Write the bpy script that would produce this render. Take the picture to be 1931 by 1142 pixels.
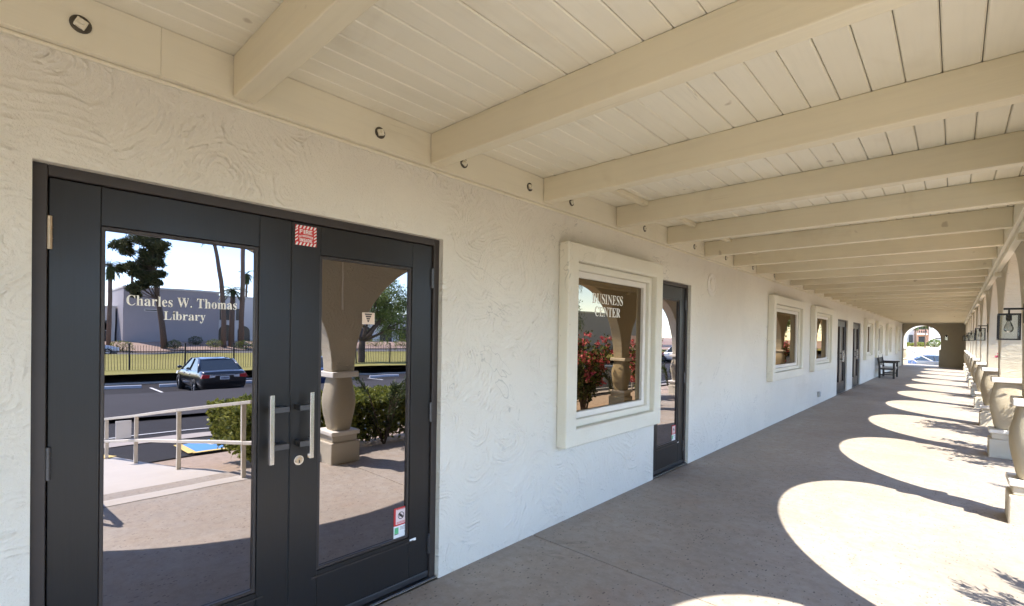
import bpy, bmesh, math, random
from mathutils import Vector, Matrix, noise
from mathutils.geometry import tessellate_polygon

R = math.radians
scene = bpy.context.scene
COL = scene.collection
for o in list(bpy.data.objects):
    bpy.data.objects.remove(o)

# ------------------------------------------------------------------ camera
cam_data = bpy.data.cameras.new('camera')
cam = bpy.data.objects.new('camera', cam_data)
COL.objects.link(cam)
yaw, pitch, roll = 0.73883, -0.0092, 0.0161
fw = Vector((-math.sin(yaw) * math.cos(pitch), math.cos(yaw) * math.cos(pitch), math.sin(pitch)))
rt = Vector((math.cos(yaw), math.sin(yaw), 0))
up = rt.cross(fw)
rt2 = math.cos(roll) * rt + math.sin(roll) * up
up2 = -math.sin(roll) * rt + math.cos(roll) * up
cam.matrix_world = Matrix(((rt2.x, up2.x, -fw.x, 2.3814), (rt2.y, up2.y, -fw.y, 0.0),
                           (rt2.z, up2.z, -fw.z, 1.5493), (0, 0, 0, 1)))
cam_data.sensor_fit = 'HORIZONTAL'
cam_data.sensor_width = 36.0
cam_data.lens = 905.747 / 1931 * 36.0
cam_data.shift_x = (965.5 - 975.14) / 1931
cam_data.shift_y = (637.6 - 571.0) / 1931
cam_data.clip_start = 0.02
cam_data.clip_end = 2000
scene.camera = cam

# ------------------------------------------------------------------ sky and sun
EL = R(50)
SUNX, SUNY = 0.891, -0.454
world = bpy.data.worlds.new('World')
scene.world = world
world.use_nodes = True
wn = world.node_tree
bg = wn.nodes['Background']
sky = wn.nodes.new('ShaderNodeTexSky')
sky.sky_type = 'NISHITA'
sky.sun_disc = False
sky.sun_elevation = EL
sky.sun_rotation = math.atan2(SUNX, SUNY)
sky.air_density = 1.0
sky.dust_density = 0.0
sky.ozone_density = 1.0
sky.altitude = 1500.0
tint = wn.nodes.new('ShaderNodeMix')
tint.data_type = 'RGBA'
tint.blend_type = 'MULTIPLY'
tint.inputs[0].default_value = 1.0
tint.inputs[7].default_value = (0.90, 0.92, 1.0, 1.0)
wn.links.new(sky.outputs[0], tint.inputs[6])
wn.links.new(tint.outputs[2], bg.inputs[0])
bg.inputs[1].default_value = 0.10
sun_data = bpy.data.lights.new('sun', 'SUN')
sun_data.energy = 2.2
sun_data.angle = R(0.53)
sun_data.color = (1.0, 0.945, 0.84)
sun = bpy.data.objects.new('sun', sun_data)
COL.objects.link(sun)
sd = Vector((SUNX * math.cos(EL), SUNY * math.cos(EL), math.sin(EL)))
sun.rotation_euler = sd.to_track_quat('Z', 'Y').to_euler()
sun.location = (20, -10, 30)

vs = scene.view_settings
vs.view_transform = 'Standard'
vs.look = 'None'
vs.exposure = 2.86
vs.gamma = 1.0
vs.use_curve_mapping = False
scene.render.engine = 'CYCLES'
cy = scene.cycles
cy.max_bounces = 8
cy.diffuse_bounces = 4
cy.use_adaptive_sampling = True
cy.adaptive_threshold = 0.02
cy.glossy_bounces = 4
cy.transmission_bounces = 4
cy.transparent_max_bounces = 8
cy.caustics_reflective = False
cy.caustics_refractive = False
cy.sample_clamp_indirect = 6
cy.use_denoising = True
try:
    cy.denoiser = 'OPENIMAGEDENOISE'
except Exception:
    pass

# ------------------------------------------------------------------ materials
MATS = {}


class NT:
    """small helper round a material's node tree"""
    def __init__(self, name):
        self.m = bpy.data.materials.new(name)
        self.m.use_nodes = True
        self.t = self.m.node_tree
        self.b = self.t.nodes['Principled BSDF']
        MATS[name] = self.m
        self._pos = None

    def n(self, kind, **kw):
        nd = self.t.nodes.new(kind)
        for k, v in kw.items():
            setattr(nd, k, v)
        return nd

    def l(self, a, b):
        self.t.links.new(a, b)

    def put(self, sock, v):
        if hasattr(v, 'is_linked') or hasattr(v, 'links'):
            self.l(v, sock)
        else:
            sock.default_value = v

    def pos(self):
        if self._pos is None:
            self._pos = self.n('ShaderNodeNewGeometry').outputs['Position']
        return self._pos

    def objco(self):
        return self.n('ShaderNodeTexCoord').outputs['Object']

    def scale(self, v, s):
        nd = self.n('ShaderNodeMapping')
        nd.inputs['Scale'].default_value = s
        self.l(v, nd.inputs['Vector'])
        return nd.outputs[0]

    def noise(self, v, s, detail=4, rough=0.55, dist=0.0):
        nd = self.n('ShaderNodeTexNoise')
        self.l(v, nd.inputs['Vector'])
        nd.inputs['Scale'].default_value = s
        nd.inputs['Detail'].default_value = detail
        nd.inputs['Roughness'].default_value = rough
        nd.inputs['Distortion'].default_value = dist
        return nd.outputs['Fac']

    def math(self, op, a, b=0.0, c=0.0, clamp=False):
        nd = self.n('ShaderNodeMath', operation=op)
        nd.use_clamp = clamp
        self.put(nd.inputs[0], a)
        self.put(nd.inputs[1], b)
        self.put(nd.inputs[2], c)
        return nd.outputs[0]

    def ramp(self, f, stops):
        nd = self.n('ShaderNodeValToRGB')
        self.l(f, nd.inputs[0])
        e = nd.color_ramp.elements
        while len(e) < len(stops):
            e.new(0.5)
        for i, (p, c) in enumerate(stops):
            e[i].position = p
            e[i].color = (c[0], c[1], c[2], 1) if not isinstance(c, (int, float)) else (c, c, c, 1)
        return nd.outputs[0]

    def mix(self, f, a, b, mode='MIX'):
        nd = self.n('ShaderNodeMix', data_type='RGBA', blend_type=mode)
        self.put(nd.inputs[0], f)
        for sock, v in ((nd.inputs[6], a), (nd.inputs[7], b)):
            if isinstance(v, tuple):
                sock.default_value = (v[0], v[1], v[2], 1)
            else:
                self.l(v, sock)
        return nd.outputs[2]

    def bump(self, hgt, strength, dist, prev=None):
        nd = self.n('ShaderNodeBump')
        nd.inputs['Strength'].default_value = strength
        nd.inputs['Distance'].default_value = dist
        self.l(hgt, nd.inputs['Height'])
        if prev is not None:
            self.l(prev, nd.inputs['Normal'])
        return nd.outputs[0]

    def done(self, col=None, rough=0.6, metal=0.0, normal=None, spec=None):
        if col is not None:
            if isinstance(col, tuple):
                self.b.inputs['Base Color'].default_value = (col[0], col[1], col[2], 1)
            else:
                self.l(col, self.b.inputs['Base Color'])
        self.put(self.b.inputs['Roughness'], rough)
        self.b.inputs['Metallic'].default_value = metal
        if spec is not None:
            self.b.inputs['Specular IOR Level'].default_value = spec
        if normal is not None:
            self.l(normal, self.b.inputs['Normal'])
        return self.m


def trowel(k, p, uv, cell, freq, seed, lo, hi):
    """fans of curved trowel ridges, one fan for each stroke of the float"""
    warp = k.n('ShaderNodeTexNoise')
    k.l(p, warp.inputs['Vector'])
    warp.inputs['Scale'].default_value = 2.2 + seed
    warp.inputs['Detail'].default_value = 2
    w2 = k.n('ShaderNodeVectorMath', operation='MULTIPLY_ADD')
    k.l(warp.outputs['Color'], w2.inputs[0])
    w2.inputs[1].default_value = (0.22, 0.22, 0)
    k.l(uv, w2.inputs[2])
    vor = k.n('ShaderNodeTexVoronoi', voronoi_dimensions='2D')
    k.l(w2.outputs[0], vor.inputs['Vector'])
    vor.inputs['Scale'].default_value = cell
    sub_ = k.n('ShaderNodeVectorMath', operation='SUBTRACT')
    k.l(w2.outputs[0], sub_.inputs[0])
    k.l(vor.outputs['Position'], sub_.inputs[1])
    off = k.n('ShaderNodeVectorMath', operation='MULTIPLY_ADD')
    k.l(vor.outputs['Color'], off.inputs[0])
    off.inputs[1].default_value = (1.3 / cell, 1.3 / cell, 0)
    k.l(sub_.outputs[0], off.inputs[2])
    off2 = k.n('ShaderNodeVectorMath', operation='SUBTRACT')
    k.l(off.outputs[0], off2.inputs[0])
    off2.inputs[1].default_value = (0.65 / cell, 0.65 / cell, 0)
    ln = k.n('ShaderNodeVectorMath', operation='LENGTH')
    k.l(off2.outputs[0], ln.inputs[0])
    ph = k.math('MULTIPLY_ADD', ln.outputs['Value'], freq, k.math('MULTIPLY', k.noise(p, 6.0, 4, 0.65), 8.0))
    wave = k.math('POWER', k.math('MULTIPLY_ADD', k.math('SINE', ph), 0.5, 0.5), 2.4)
    wave2 = k.math('POWER', k.math('MULTIPLY_ADD', k.math('SINE', k.math('MULTIPLY', ph, 0.37)), 0.5, 0.5), 6.0)
    so = k.n('ShaderNodeSeparateXYZ')
    k.l(off2.outputs[0], so.inputs[0])
    sc_ = k.n('ShaderNodeSeparateColor')
    k.l(vor.outputs['Color'], sc_.inputs[0])
    ang = k.math('ARCTAN2', so.outputs[1], so.outputs[0])
    fan = k.math('COSINE', k.math('MULTIPLY_ADD', sc_.outputs[2], 6.28, ang))
    fan = k.ramp(k.math('MULTIPLY_ADD', fan, 0.5, 0.5), [(0.20, 0.0), (0.60, 1.0)])
    mask = k.ramp(k.noise(p, 1.5 + seed, 3, 0.6), [(lo, 0.05), (hi, 1.0)])
    gate = k.ramp(k.noise(p, 10.0, 3, 0.65), [(0.34, 0.0), (0.60, 1.0)])
    return k.math('MULTIPLY', k.math('ADD', k.math('MULTIPLY', wave, 0.5), k.math('MULTIPLY', wave2, 0.6)),
                  k.math('MULTIPLY', k.math('MULTIPLY', mask, fan), gate))


def stucco(name, col, swirl=1.0, plane='yz', cell=1.7, grit=1.0):
    """hand trowelled plaster over a sandy coat"""
    k = NT(name)
    p = k.pos()
    sep = k.n('ShaderNodeSeparateXYZ')
    k.l(p, sep.inputs[0])
    cmb = k.n('ShaderNodeCombineXYZ')
    k.l(sep.outputs[{'x': 0, 'y': 1, 'z': 2}[plane[0]]], cmb.inputs[0])
    k.l(sep.outputs[{'x': 0, 'y': 1, 'z': 2}[plane[1]]], cmb.inputs[1])
    fine = k.noise(p, 110.0, 3, 0.7)
    mid = k.noise(p, 24.0, 4, 0.65)
    low = k.noise(p, 5.0, 2, 0.6)
    hgt = k.math('ADD', k.math('MULTIPLY', fine, 0.6 * grit), k.math('ADD', k.math('MULTIPLY', mid, 0.55), k.math('MULTIPLY', low, 0.6)))
    if swirl >= 0.5:
        t1 = trowel(k, p, cmb.outputs[0], cell, 165.0, 0.0, 0.32, 0.52)
        t2 = trowel(k, p, cmb.outputs[0], cell * 1.9, 230.0, 0.7, 0.24, 0.46)
        hgt = k.math('ADD', hgt, k.math('MULTIPLY', k.math('ADD', k.math('MULTIPLY', t1, 0.95), k.math('MULTIPLY', t2, 0.85)), swirl))
    nrm = k.bump(hgt, 0.9, 0.0078 if swirl >= 0.5 else 0.0075)
    tone = k.noise(p, 0.9, 5, 0.65)
    c = k.mix(tone, tuple(v * 0.90 for v in col), tuple(min(1, v * 1.08) for v in col))
    patch = k.ramp(k.noise(p, 0.55, 2, 0.5, 0.6), [(0.55, 0.0), (0.565, 1.0)])
    c = k.mix(k.math('MULTIPLY', patch, 0.10), c, tuple(v * 0.80 for v in col))
    spot = k.ramp(k.noise(p, 34.0, 3, 0.5), [(0.225, 1.0), (0.28, 0.0)])
    c = k.mix(k.math('MULTIPLY', spot, 0.5), c, tuple(v * 0.45 for v in col))
    hair = k.ramp(k.noise(k.scale(p, (0.7, 0.7, 0.7)), 1.0, 5, 0.7, 1.5), [(0.4965, 0.0), (0.4992, 1.0), (0.5008, 1.0), (0.5035, 0.0)])
    hair = k.math('MULTIPLY', hair, k.ramp(k.noise(p, 0.7, 2), [(0.55, 0.0), (0.62, 1.0)]))
    c = k.mix(k.math('MULTIPLY', hair, 0.55), c, tuple(v * 0.45 for v in col))
    return k.done(c, 0.85, normal=nrm, spec=0.2)


stucco('stucco', (0.77, 0.725, 0.625))
stucco('stucco_trim', (0.77, 0.725, 0.60), swirl=0.15, grit=0.9)
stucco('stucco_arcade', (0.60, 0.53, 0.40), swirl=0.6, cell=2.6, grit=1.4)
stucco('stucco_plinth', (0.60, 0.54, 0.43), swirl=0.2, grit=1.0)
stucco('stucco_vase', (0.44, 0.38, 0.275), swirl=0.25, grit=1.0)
stucco('stucco_cap', (0.80, 0.75, 0.66), swirl=0.05, grit=0.8)


def wood(name, col, axis=1):
    k = NT(name)
    p = k.pos()
    s = [9.0, 9.0, 9.0]
    s[axis] = 0.55
    grain = k.noise(k.scale(p, tuple(s)), 3.0, 3, 0.6)
    blot = k.noise(p, 1.6, 3, 0.6)
    c = k.mix(k.math('MULTIPLY', blot, 0.9), tuple(v * 0.90 for v in col), tuple(v * 1.06 for v in col))
    c = k.mix(k.math('MULTIPLY', k.ramp(grain, [(0.35, 1.0), (0.5, 0.0)]), 0.12), c, tuple(v * 0.72 for v in col))
    rnd = k.n('ShaderNodeObjectInfo').outputs['Random']
    c = k.mix(k.math('MULTIPLY', rnd, 0.13), c, tuple(v * w for v, w in zip(col, (0.62, 0.58, 0.50))))
    stain = k.ramp(k.noise(p, 2.2, 3, 0.6, 0.8), [(0.60, 0.0), (0.68, 1.0), (0.72, 0.25)])
    c = k.mix(k.math('MULTIPLY', stain, 0.13), c, tuple(v * w for v, w in zip(col, (0.66, 0.58, 0.45))))
    knot = k.ramp(k.noise(p, 7.0, 2, 0.4), [(0.21, 1.0), (0.245, 0.0)])
    c = k.mix(k.math('MULTIPLY', knot, 0.45), c, (0.30, 0.22, 0.13))
    s2 = [26.0, 26.0, 26.0]
    s2[axis] = 0.5
    chk = k.ramp(k.noise(k.scale(p, tuple(s2)), 1.0, 3, 0.5), [(0.490, 0.0), (0.4975, 1.0), (0.5025, 1.0), (0.510, 0.0)])
    chk = k.math('MULTIPLY', chk, k.ramp(k.noise(p, 1.1, 2), [(0.63, 0.0), (0.70, 1.0)]))
    c = k.mix(k.math('MULTIPLY', chk, 0.45), c, (0.22, 0.17, 0.10))
    nrm = k.bump(k.math('SUBTRACT', grain, chk), 0.35, 0.004)
    return k.done(c, 0.55, normal=nrm, spec=0.35)


wood('painted_beam', (0.78, 0.705, 0.52), axis=0)
wood('painted_plank', (0.85, 0.80, 0.655), axis=1)
wood('painted_board', (0.82, 0.76, 0.60), axis=1)


def floor_concrete():
    k = NT('walk_concrete')
    p = k.pos()
    n1 = k.ramp(k.noise(p, 0.8, 6, 0.65, 0.4), [(0.30, 0.0), (0.70, 1.0)])
    n2 = k.noise(p, 4.5, 5, 0.65)
    c = k.mix(n1, (0.275, 0.244, 0.207), (0.435, 0.395, 0.345))
    c = k.mix(k.ramp(n2, [(0.35, 0.0), (0.75, 1.0)]), c, (0.36, 0.30, 0.24))
    rust = k.ramp(k.noise(p, 1.3, 4, 0.7, 0.8), [(0.56, 0.0), (0.72, 1.0)])
    c = k.mix(k.math('MULTIPLY', rust, 0.42), c, (0.33, 0.225, 0.17))
    # small dark pits of the salt finish, thicker in some patches
    d = k.scale(p, (1.0, 0.45, 1.0))
    v = k.n('ShaderNodeTexVoronoi')
    k.l(k.scale(p, (1.0, 0.62, 1.0)), v.inputs['Vector'])
    v.inputs['Scale'].default_value = 52.0
    sepc = k.n('ShaderNodeSeparateColor')
    k.l(v.outputs['Color'], sepc.inputs[0])
    size = k.math('MULTIPLY_ADD', sepc.outputs[0], 0.34, 0.06)
    pit = k.math('LESS_THAN', k.math('ADD', v.outputs['Distance'], k.math('MULTIPLY', k.noise(p, 120.0, 2), 0.16)), size)
    dens = k.ramp(k.noise(p, 2.3, 3, 0.6), [(0.40, 0.0), (0.66, 1.0)])
    pick = k.math('LESS_THAN', sepc.outputs[1], k.math('MULTIPLY_ADD', dens, 0.85, 0.12))
    pit = k.math('MULTIPLY', pit, pick)
    vb = k.n('ShaderNodeTexVoronoi')
    k.l(k.scale(p, (1.0, 0.42, 1.0)), vb.inputs['Vector'])
    vb.inputs['Scale'].default_value = 27.0
    sb = k.n('ShaderNodeSeparateColor')
    k.l(vb.outputs['Color'], sb.inputs[0])
    big = k.math('LESS_THAN', k.math('ADD', vb.outputs['Distance'], k.math('MULTIPLY', k.noise(p, 55.0, 3), 0.38)), k.math('MULTIPLY_ADD', sb.outputs[0], 0.26, 0.10))
    dens2 = k.ramp(k.noise(p, 1.1, 3, 0.6), [(0.36, 0.0), (0.58, 1.0)])
    big = k.math('MULTIPLY', big, k.math('LESS_THAN', sb.outputs[1], k.math('MULTIPLY_ADD', dens2, 0.70, 0.08)))
    pit = k.math('MAXIMUM', pit, big)
    crack = k.ramp(k.noise(k.scale(p, (0.6, 0.6, 0.6)), 1.0, 5, 0.72, 1.2), [(0.494, 0.0), (0.4985, 1.0), (0.5015, 1.0), (0.506, 0.0)])
    crack = k.math('MULTIPLY', crack, k.ramp(k.noise(p, 0.5, 2), [(0.56, 0.0), (0.64, 1.0)]))
    c = k.mix(k.math('MULTIPLY', crack, 0.5), c, (0.10, 0.085, 0.07))
    c = k.mix(k.math('MULTIPLY', pit, 0.80), c, (0.10, 0.085, 0.072))
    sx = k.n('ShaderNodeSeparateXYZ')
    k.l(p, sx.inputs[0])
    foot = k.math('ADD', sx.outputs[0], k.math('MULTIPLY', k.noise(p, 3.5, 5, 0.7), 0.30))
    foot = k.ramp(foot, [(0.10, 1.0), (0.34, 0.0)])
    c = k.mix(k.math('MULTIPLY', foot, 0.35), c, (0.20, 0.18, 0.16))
    grit = k.noise(p, 170.0, 3, 0.7)
    mott = k.ramp(k.noise(p, 13.0, 5, 0.75), [(0.36, 1.0), (0.56, 0.0)])
    c = k.mix(k.math('MULTIPLY', mott, 0.38), c, (0.205, 0.165, 0.13))
    worn = k.ramp(k.noise(p, 30.0, 3, 0.7), [(0.58, 0.0), (0.70, 1.0)])
    c = k.mix(k.math('MULTIPLY', worn, 0.25), c, (0.50, 0.46, 0.41))
    c = k.mix(k.math('MULTIPLY', grit, 0.30), c, (0.2, 0.16, 0.13))
    nrm = k.bump(k.math('SUBTRACT', k.math('MULTIPLY', k.noise(p, 60.0, 5, 0.7), 0.6), pit), 0.5, 0.004)
    return k.done(c, k.math('MULTIPLY_ADD', n2, 0.2, 0.6), normal=nrm, spec=0.3)


floor_concrete()


def simple(name, col, rough=0.6, metal=0.0, var=0.15, nscale=6.0, bump=0.0, bscale=40.0, spec=None, bdist=0.004):
    k = NT(name)
    p = k.pos()
    f = k.noise(p, nscale, 5, 0.6)
    c = k.mix(f, tuple(v * (1 - var) for v in col), tuple(min(1.0, v * (1 + var)) for v in col))
    nrm = None
    if bump:
        nrm = k.bump(k.noise(p, bscale, 5, 0.7), bump, bdist)
    return k.done(c, rough, metal, nrm, spec)


def brushed():
    k = NT('door_metal')
    p = k.pos()
    g = k.noise(k.scale(p, (60, 60, 1.2)), 4.0, 4, 0.6)
    sm = k.noise(p, 3.0, 4, 0.6)
    c = k.mix(g, (0.019, 0.0175, 0.017), (0.028, 0.026, 0.025))
    return k.done(c, k.math('MULTIPLY_ADD', sm, 0.16, 0.26), 0.25, k.bump(g, 0.05, 0.001), 0.5)


brushed()
simple('washer_iron', (0.10, 0.085, 0.06), 0.6, 0.2, 0.3, 60)
simple('jamb_metal', (0.060, 0.050, 0.045), 0.45, 0.4, 0.12)
simple('gasket', (0.012, 0.012, 0.012), 0.7)
simple('steel', (0.80, 0.80, 0.80), 0.22, 1.0, 0.04)
simple('dark_steel', (0.10, 0.10, 0.105), 0.35, 0.8, 0.1)
simple('brass_worn', (0.55, 0.42, 0.28), 0.4, 0.8, 0.3, 40)
simple('black_iron', (0.016, 0.016, 0.017), 0.45, 0.3, 0.2)
simple('vinyl_cream', (0.86, 0.82, 0.70), 0.6, 0, 0.02)
simple('sticker_red', (0.62, 0.035, 0.035), 0.5, 0, 0.05)
simple('sticker_white', (0.84, 0.83, 0.80), 0.5, 0, 0.03)
simple('sticker_pink', (0.82, 0.66, 0.62), 0.5, 0, 0.03)
simple('sticker_tan', (0.72, 0.56, 0.42), 0.5, 0, 0.05)
simple('sticker_dark', (0.09, 0.06, 0.05), 0.5, 0, 0.05)
simple('sticker_green', (0.12, 0.48, 0.20), 0.5, 0, 0.1)
simple('outlet_grey', (0.42, 0.41, 0.38), 0.5, 0, 0.1)
simple('plate_paint', (0.77, 0.73, 0.65), 0.6, 0, 0.04)
simple('bench_wood', (0.030, 0.026, 0.024), 0.45, 0, 0.3, 20)
simple('bench_pad', (0.45, 0.42, 0.37), 0.9, 0, 0.15, 20)
simple('ramp_concrete', (0.46, 0.42, 0.37), 0.8, 0, 0.14, 1.5, 0.3, 60)
simple('asphalt', (0.034, 0.032, 0.033), 0.85, 0, 0.22, 0.6, 0.5, 90, spec=0.08)
simple('asphalt_worn', (0.056, 0.053, 0.055), 0.85, 0, 0.18, 0.5, 0.4, 90, spec=0.08)
simple('street_asphalt', (0.13, 0.125, 0.125), 0.85, 0, 0.12, 0.3, spec=0.08)
simple('kerb_concrete', (0.40, 0.37, 0.33), 0.85, 0, 0.12, 2)
simple('gutter_concrete', (0.36, 0.31, 0.27), 0.85, 0, 0.14, 2)
simple('paint_white', (0.72, 0.71, 0.69), 0.7, 0, 0.14, 4)
simple('paint_yellow', (0.66, 0.47, 0.13), 0.7, 0, 0.12, 4)
simple('paint_blue', (0.07, 0.25, 0.58), 0.7, 0, 0.15, 4)
simple('paint_red', (0.55, 0.08, 0.07), 0.7, 0, 0.2, 4)
simple('stop_concrete', (0.58, 0.59, 0.62), 0.8, 0, 0.1, 5)
simple('soil', (0.36, 0.27, 0.20), 0.95, 0, 0.4, 9, 0.8, 25, bdist=0.02)
simple('desert_gravel', (0.36, 0.25, 0.19), 0.95, 0, 0.25, 2, 0.6, 10)
simple('dry_bank', (0.42, 0.35, 0.24), 0.95, 0, 0.2, 1.0)
simple('rail_paint', (0.72, 0.66, 0.55), 0.5, 0, 0.05)
simple('white_paint', (0.80, 0.79, 0.76), 0.5, 0, 0.04)
simple('fence_iron', (0.020, 0.018, 0.016), 0.5, 0.3, 0.2)
simple('far_stucco', (0.36, 0.34, 0.35), 0.9, 0, 0.08, 0.4)
simple('far_stucco_white', (0.70, 0.68, 0.64), 0.9, 0, 0.08, 0.4)
simple('far_stucco_peach', (0.62, 0.36, 0.26), 0.9, 0, 0.1, 0.5)
simple('far_trim', (0.62, 0.60, 0.56), 0.9, 0, 0.06)
simple('far_window', (0.03, 0.03, 0.035), 0.2, 0, 0.2)
simple('roof_gravel', (0.32, 0.29, 0.26), 0.95, 0, 0.2, 3)
simple('tile_red', (0.45, 0.17, 0.11), 0.85, 0, 0.2, 5)
simple('bark', (0.10, 0.070, 0.050), 0.95, 0, 0.4, 8, 0.9, 20, bdist=0.02)
simple('palm_bark', (0.16, 0.11, 0.080), 0.95, 0, 0.35, 6, 0.9, 12, bdist=0.03)
simple('tyre', (0.015, 0.015, 0.016), 0.85, 0, 0.2)
simple('rim', (0.60, 0.60, 0.62), 0.3, 0.9, 0.05)
simple('car_glass', (0.030, 0.040, 0.045), 0.04, 0, 0.1, spec=0.9)
simple('tail_red', (0.45, 0.02, 0.02), 0.15, 0, 0.1, spec=0.8)
simple('tail_clear', (0.70, 0.66, 0.62), 0.15, 0, 0.1)
simple('plate_white', (0.62, 0.62, 0.62), 0.5, 0, 0.1, 60)
simple('paper', (0.80, 0.80, 0.80), 0.8, 0, 0.02)
simple('bulb_glass', (0.75, 0.72, 0.62), 0.15, 0, 0.03, spec=0.9)


def carpaint(name, col):
    k = NT(name)
    k.done(col, 0.28, 0.35, spec=0.6)
    k.b.inputs['Coat Weight'].default_value = 1.0
    k.b.inputs['Coat Roughness'].default_value = 0.03
    return k.m


carpaint('paint_black_car', (0.012, 0.012, 0.014))
carpaint('paint_navy_car', (0.020, 0.050, 0.140))
carpaint('paint_blue_suv', (0.10, 0.14, 0.24))
carpaint('paint_silver_car', (0.55, 0.56, 0.60))


def mirror_glass(name, tint, amount, base, graze=0.35):
    """dark room behind reflective solar film"""
    k = NT(name)
    gl = k.n('ShaderNodeBsdfGlossy')
    gl.inputs['Color'].default_value = (*tint, 1)
    gl.inputs['Roughness'].default_value = 0.0
    k.done(base, 0.4, spec=0.0)
    k.l(k.bump(k.noise(k.pos(), 2.6, 2, 0.5), 0.07, 0.004), gl.inputs['Normal'])
    mx = k.n('ShaderNodeMixShader')
    lw = k.n('ShaderNodeLayerWeight')
    lw.inputs['Blend'].default_value = 0.35
    fac = k.math('MULTIPLY_ADD', lw.outputs['Fresnel'], graze, amount, clamp=True)
    k.l(fac, mx.inputs[0])
    k.l(k.b.outputs[0], mx.inputs[1])
    k.l(gl.outputs[0], mx.inputs[2])
    k.l(mx.outputs[0], k.t.nodes['Material Output'].inputs['Surface'])
    return k.m


mirror_glass('door_glass', (0.88, 0.84, 0.89), 0.42, (0.0012, 0.0012, 0.0014))
mirror_glass('bronze_glass', (0.96, 0.78, 0.56), 0.28, (0.004, 0.0025, 0.0015), 0.10)


def clear_glass():
    k = NT('lantern_glass')
    tr = k.n('ShaderNodeBsdfTransparent')
    tr.inputs['Color'].default_value = (0.93, 0.95, 0.95, 1)
    gl = k.n('ShaderNodeBsdfGlossy')
    gl.inputs['Roughness'].default_value = 0.02
    mx = k.n('ShaderNodeMixShader')
    fr = k.n('ShaderNodeFresnel')
    k.l(fr.outputs[0], mx.inputs[0])
    k.l(tr.outputs[0], mx.inputs[1])
    k.l(gl.outputs[0], mx.inputs[2])
    k.l(mx.outputs[0], k.t.nodes['Material Output'].inputs['Surface'])


clear_glass()


def leaf(name, a, b, rough=0.55, trans=0.25):
    """every leaf takes its own tone between two greens"""
    k = NT(name)
    rnd = k.n('ShaderNodeNewGeometry').outputs['Random Per Island']
    c = k.mix(rnd, a, b)
    k.done(c, rough, spec=0.3)
    tl = k.n('ShaderNodeBsdfTranslucent')
    k.l(c, tl.inputs[0])
    mx = k.n('ShaderNodeMixShader')
    mx.inputs[0].default_value = trans
    k.l(k.b.outputs[0], mx.inputs[1])
    k.l(tl.outputs[0], mx.inputs[2])
    k.l(mx.outputs[0], k.t.nodes['Material Output'].inputs['Surface'])
    return k.m


leaf('leaf_hedge', (0.09, 0.115, 0.022), (0.33, 0.34, 0.070))
leaf('leaf_dark', (0.030, 0.050, 0.016), (0.085, 0.11, 0.030))
leaf('leaf_pine', (0.035, 0.048, 0.018), (0.11, 0.11, 0.045))
leaf('leaf_pale', (0.09, 0.13, 0.030), (0.22, 0.27, 0.075))
leaf('leaf_palm', (0.050, 0.075, 0.025), (0.12, 0.15, 0.050))
leaf('leaf_boug', (0.040, 0.070, 0.018), (0.15, 0.16, 0.030))
leaf('bract_pink', (0.58, 0.07, 0.17), (0.80, 0.30, 0.26))
leaf('leaf_dry', (0.20, 0.13, 0.08), (0.34, 0.24, 0.16))


def lawn_mat():
    k = NT('lawn')
    p = k.pos()
    f = k.noise(p, 0.35, 5, 0.65)
    g = k.noise(p, 22.0, 4, 0.7)
    c = k.mix(f, (0.23, 0.215, 0.055), (0.40, 0.33, 0.13))
    c = k.mix(k.math('MULTIPLY', g, 0.6), c, (0.15, 0.16, 0.04))
    k.done(c, 0.95, normal=k.bump(g, 0.8, 0.03), spec=0.1)


lawn_mat()

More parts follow.
